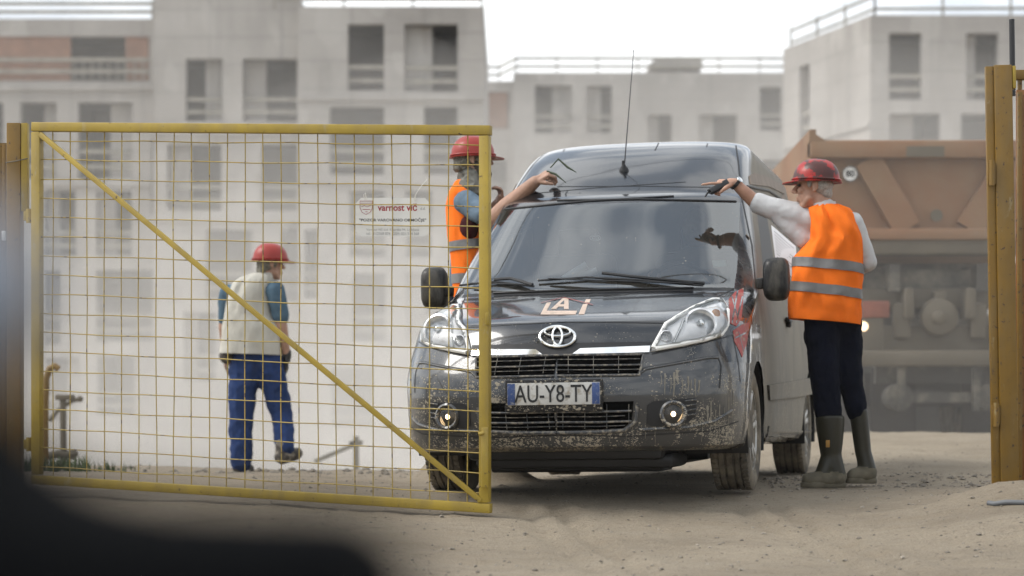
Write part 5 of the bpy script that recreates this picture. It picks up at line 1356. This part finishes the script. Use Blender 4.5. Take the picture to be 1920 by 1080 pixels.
# ------------------------------------------------------------------ things in the dust on the left
mb = MB(); YS = 23.5
def pt(x, y, Y=YS): return W(x, y, Y)
st = thing('pump_stand', 'dark iron stand with a knobbed crank arm in the dust at the left', 'stand', pt(118, 1100))
mb.tube([pt(118, 1100), pt(118, 750)], .035, 12); link('post', mb, m_truckdust, st)
mb = MB(); mb.tube([pt(92, 790), pt(108, 770), pt(135, 752), pt(150, 748)], .022, 10); mb.ell(pt(150, 748), .035, .035, .035); mb.box(pt(122, 745), (.2, .1, .06), bev=.01); link('crank_arm', mb, m_truckdust, st)
mb = MB(); mb.tube([pt(86, 858), pt(110, 852), pt(140, 856)], .045, 12); mb.ell(pt(136, 852), .06, .06, .05); link('foot', mb, m_truckdust, st)
hp_ = MB(); hp_.tube([pt(82, 990, 19), pt(84, 780, 19), pt(86, 710, 19), pt(93, 690, 19), pt(102, 686, 19), pt(110, 692, 19)], .03, 10); single('bent_pipe', hp_, m_post, 'rusty orange bent pipe beside the dark crank stand', 'pipe', pt(82, 990, 19))
mb = MB(); YK = 26; mb.bar(pt(590, 866, YK), pt(668, 832, YK), .05, .05); mb.bar(pt(668, 1090, YK), pt(668, 818, YK), .07, .06, Vector((0, 1, 0))); mb.bar(pt(655, 832, YK), pt(680, 830, YK), .06, .05)
single('timber_stake', mb, m_timber, 'pale timber stake with a sloping batten behind the gate mesh', 'stake', pt(668, 1090, YK))
# grass tuft at the track edge
mb = MB()
for i in range(420):
    x = random.gauss(-3.55, .28); y = random.uniform(16.4, 17.3); h_ = random.uniform(.05, .16)*(1 if x < -3.3 else .7); z = gz(x, y); a = random.random()*6.28; l_ = random.uniform(.1, .6)*h_
    d_ = Vector((math.cos(a), math.sin(a), 0)); n_ = Vector((-d_.y, d_.x, 0))*.006
    b0 = Vector((x, y, z-.01)); m_ = b0+Vector((0, 0, h_*.6))+d_*l_*.35; t_ = b0+Vector((0, 0, h_))+d_*l_
    mb.add([b0-n_, b0+n_, m_+n_*.8, m_-n_*.8, t_], [(0, 1, 2, 3), (3, 2, 4)])
gr_ = link('grass', mb, m_grass, None, 0); gr_['kind'] = 'stuff'; gr_['label'] = 'short green grass tufts at the edge of the track'; gr_['category'] = 'grass'

# ------------------------------------------------------------------ dark car right in front of the camera (out of focus, lower left)
fc = thing('parked_car', 'black car bonnet and wing, blurred right in front of the camera at lower left', 'car', (-.6, 1.0, -.2))
m_fcar = M('near_car_black_paint', (.0015, .0017, .002), .9); m_fcar.node_tree.nodes['Principled BSDF'].inputs['Specular IOR Level'].default_value = .03
m_fpil = M('near_car_mirror_shell', (.24, .26, .30), .5)
def fring(x, zt, y0, y1):
    out = []
    for k in range(24):
        a = k*2*math.pi/24; ca, sa = math.cos(a), math.sin(a)
        out.append(Vector((x, (y0+y1)/2+(y1-y0)/2*math.copysign(abs(ca)**.6, ca), (zt-.14)/2+(zt+.14)/2*math.copysign(abs(sa)**.5, sa))))
    return out
mb = MB(); mb.rings([fring(-.055, .33, .80, 1.00), fring(-.040, .393, .74, 1.06), fring(-.062, .412, .70, 1.1), fring(-.16, .414, .68, 1.14), fring(-.198, .422, .66, 1.17), fring(-.220, .436, .66, 1.18), fring(-.24, .46, .66, 1.18), fring(-.27, .475, .66, 1.18), fring(-1.2, .49, .66, 1.18)])
nearer = lambda q_: [Vector((v.x*.72, v.y*.72, CH+(v.z-CH)*.72)) for v in q_]
mb.v = nearer(mb.v); link('bonnet', remesh(mb, .010, 3), m_fcar, fc, 180)
mb = MB(); mb.ell((-.268, .99, .500), .060, .05, .050); mb.cap((-.28, .98, .40), (-.29, .99, .46), .04, .05); mb.v = nearer(mb.v); link('wing_mirror', remesh(mb, .007, 3), m_fpil, fc, 180)

# ------------------------------------------------------------------ dusty air
def volume_mat(name, dens, col):
    m = bpy.data.materials.new(name); m.use_nodes = True; t = m.node_tree; t.nodes.clear()
    o = t.nodes.new('ShaderNodeOutputMaterial'); v = t.nodes.new('ShaderNodeVolumePrincipled')
    v.inputs['Density'].default_value = dens; v.inputs['Color'].default_value = (*col, 1); v.inputs['Anisotropy'].default_value = .1
    t.links.new(v.outputs[0], o.inputs['Volume']); return m
mb = MB(); mb.box((0, 95, 10), (262, 222, 33.5))
hz = link('haze', mb, volume_mat('haze', .0004, (.93, .91, .88)), None, 0); hz['kind'] = 'stuff'

for cx_, cy_, cz_, rx_, ry_, rz_, dn in ((-8, 44, -1, 13, 26, 9.5, .0054), (-3.6, 42, -3.0, 6.2, 20, 7.5, .0095), (-7.5, 40, -4, 10, 18, 6.4, .004), (1.5, 34, -3, 6, 14, 6, .010), (4, 70, 0, 20, 38, 11, .0035), (5, 40, 0, 9, 22, 7, .006), (4.2, 19.6, .6, 3.6, 2.8, 3.2, .021)):
    mb = MB(); mb.ell((cx_, cy_, cz_), rx_, ry_, rz_, None, 40, 24)
    dc = link('dust_cloud', mb, volume_mat('dust', dn, (.96, .92, .87)), None, 180); dc['kind'] = 'stuff'

for z0, y0, sl_, lab in ((10.5, 14.7, .045, 'added unseen cable giving the dark arc reflected in the windscreen, the lower one'), (11.0, 19.6, .12, 'added unseen cable giving the dark arc reflected in the roof cap, the higher one')):
    mb = MB(); mb.tube([Vector((-14+1.0*i, y0+sl_*(i-14), z0+.006*(i-12)**2)) for i in range(29)], .035, 8)  # unseen cable added only for a dark arc in the van's reflections
    single('added_cable', mb, m_black, lab, 'cable', (-14, y0, z0+1.4))
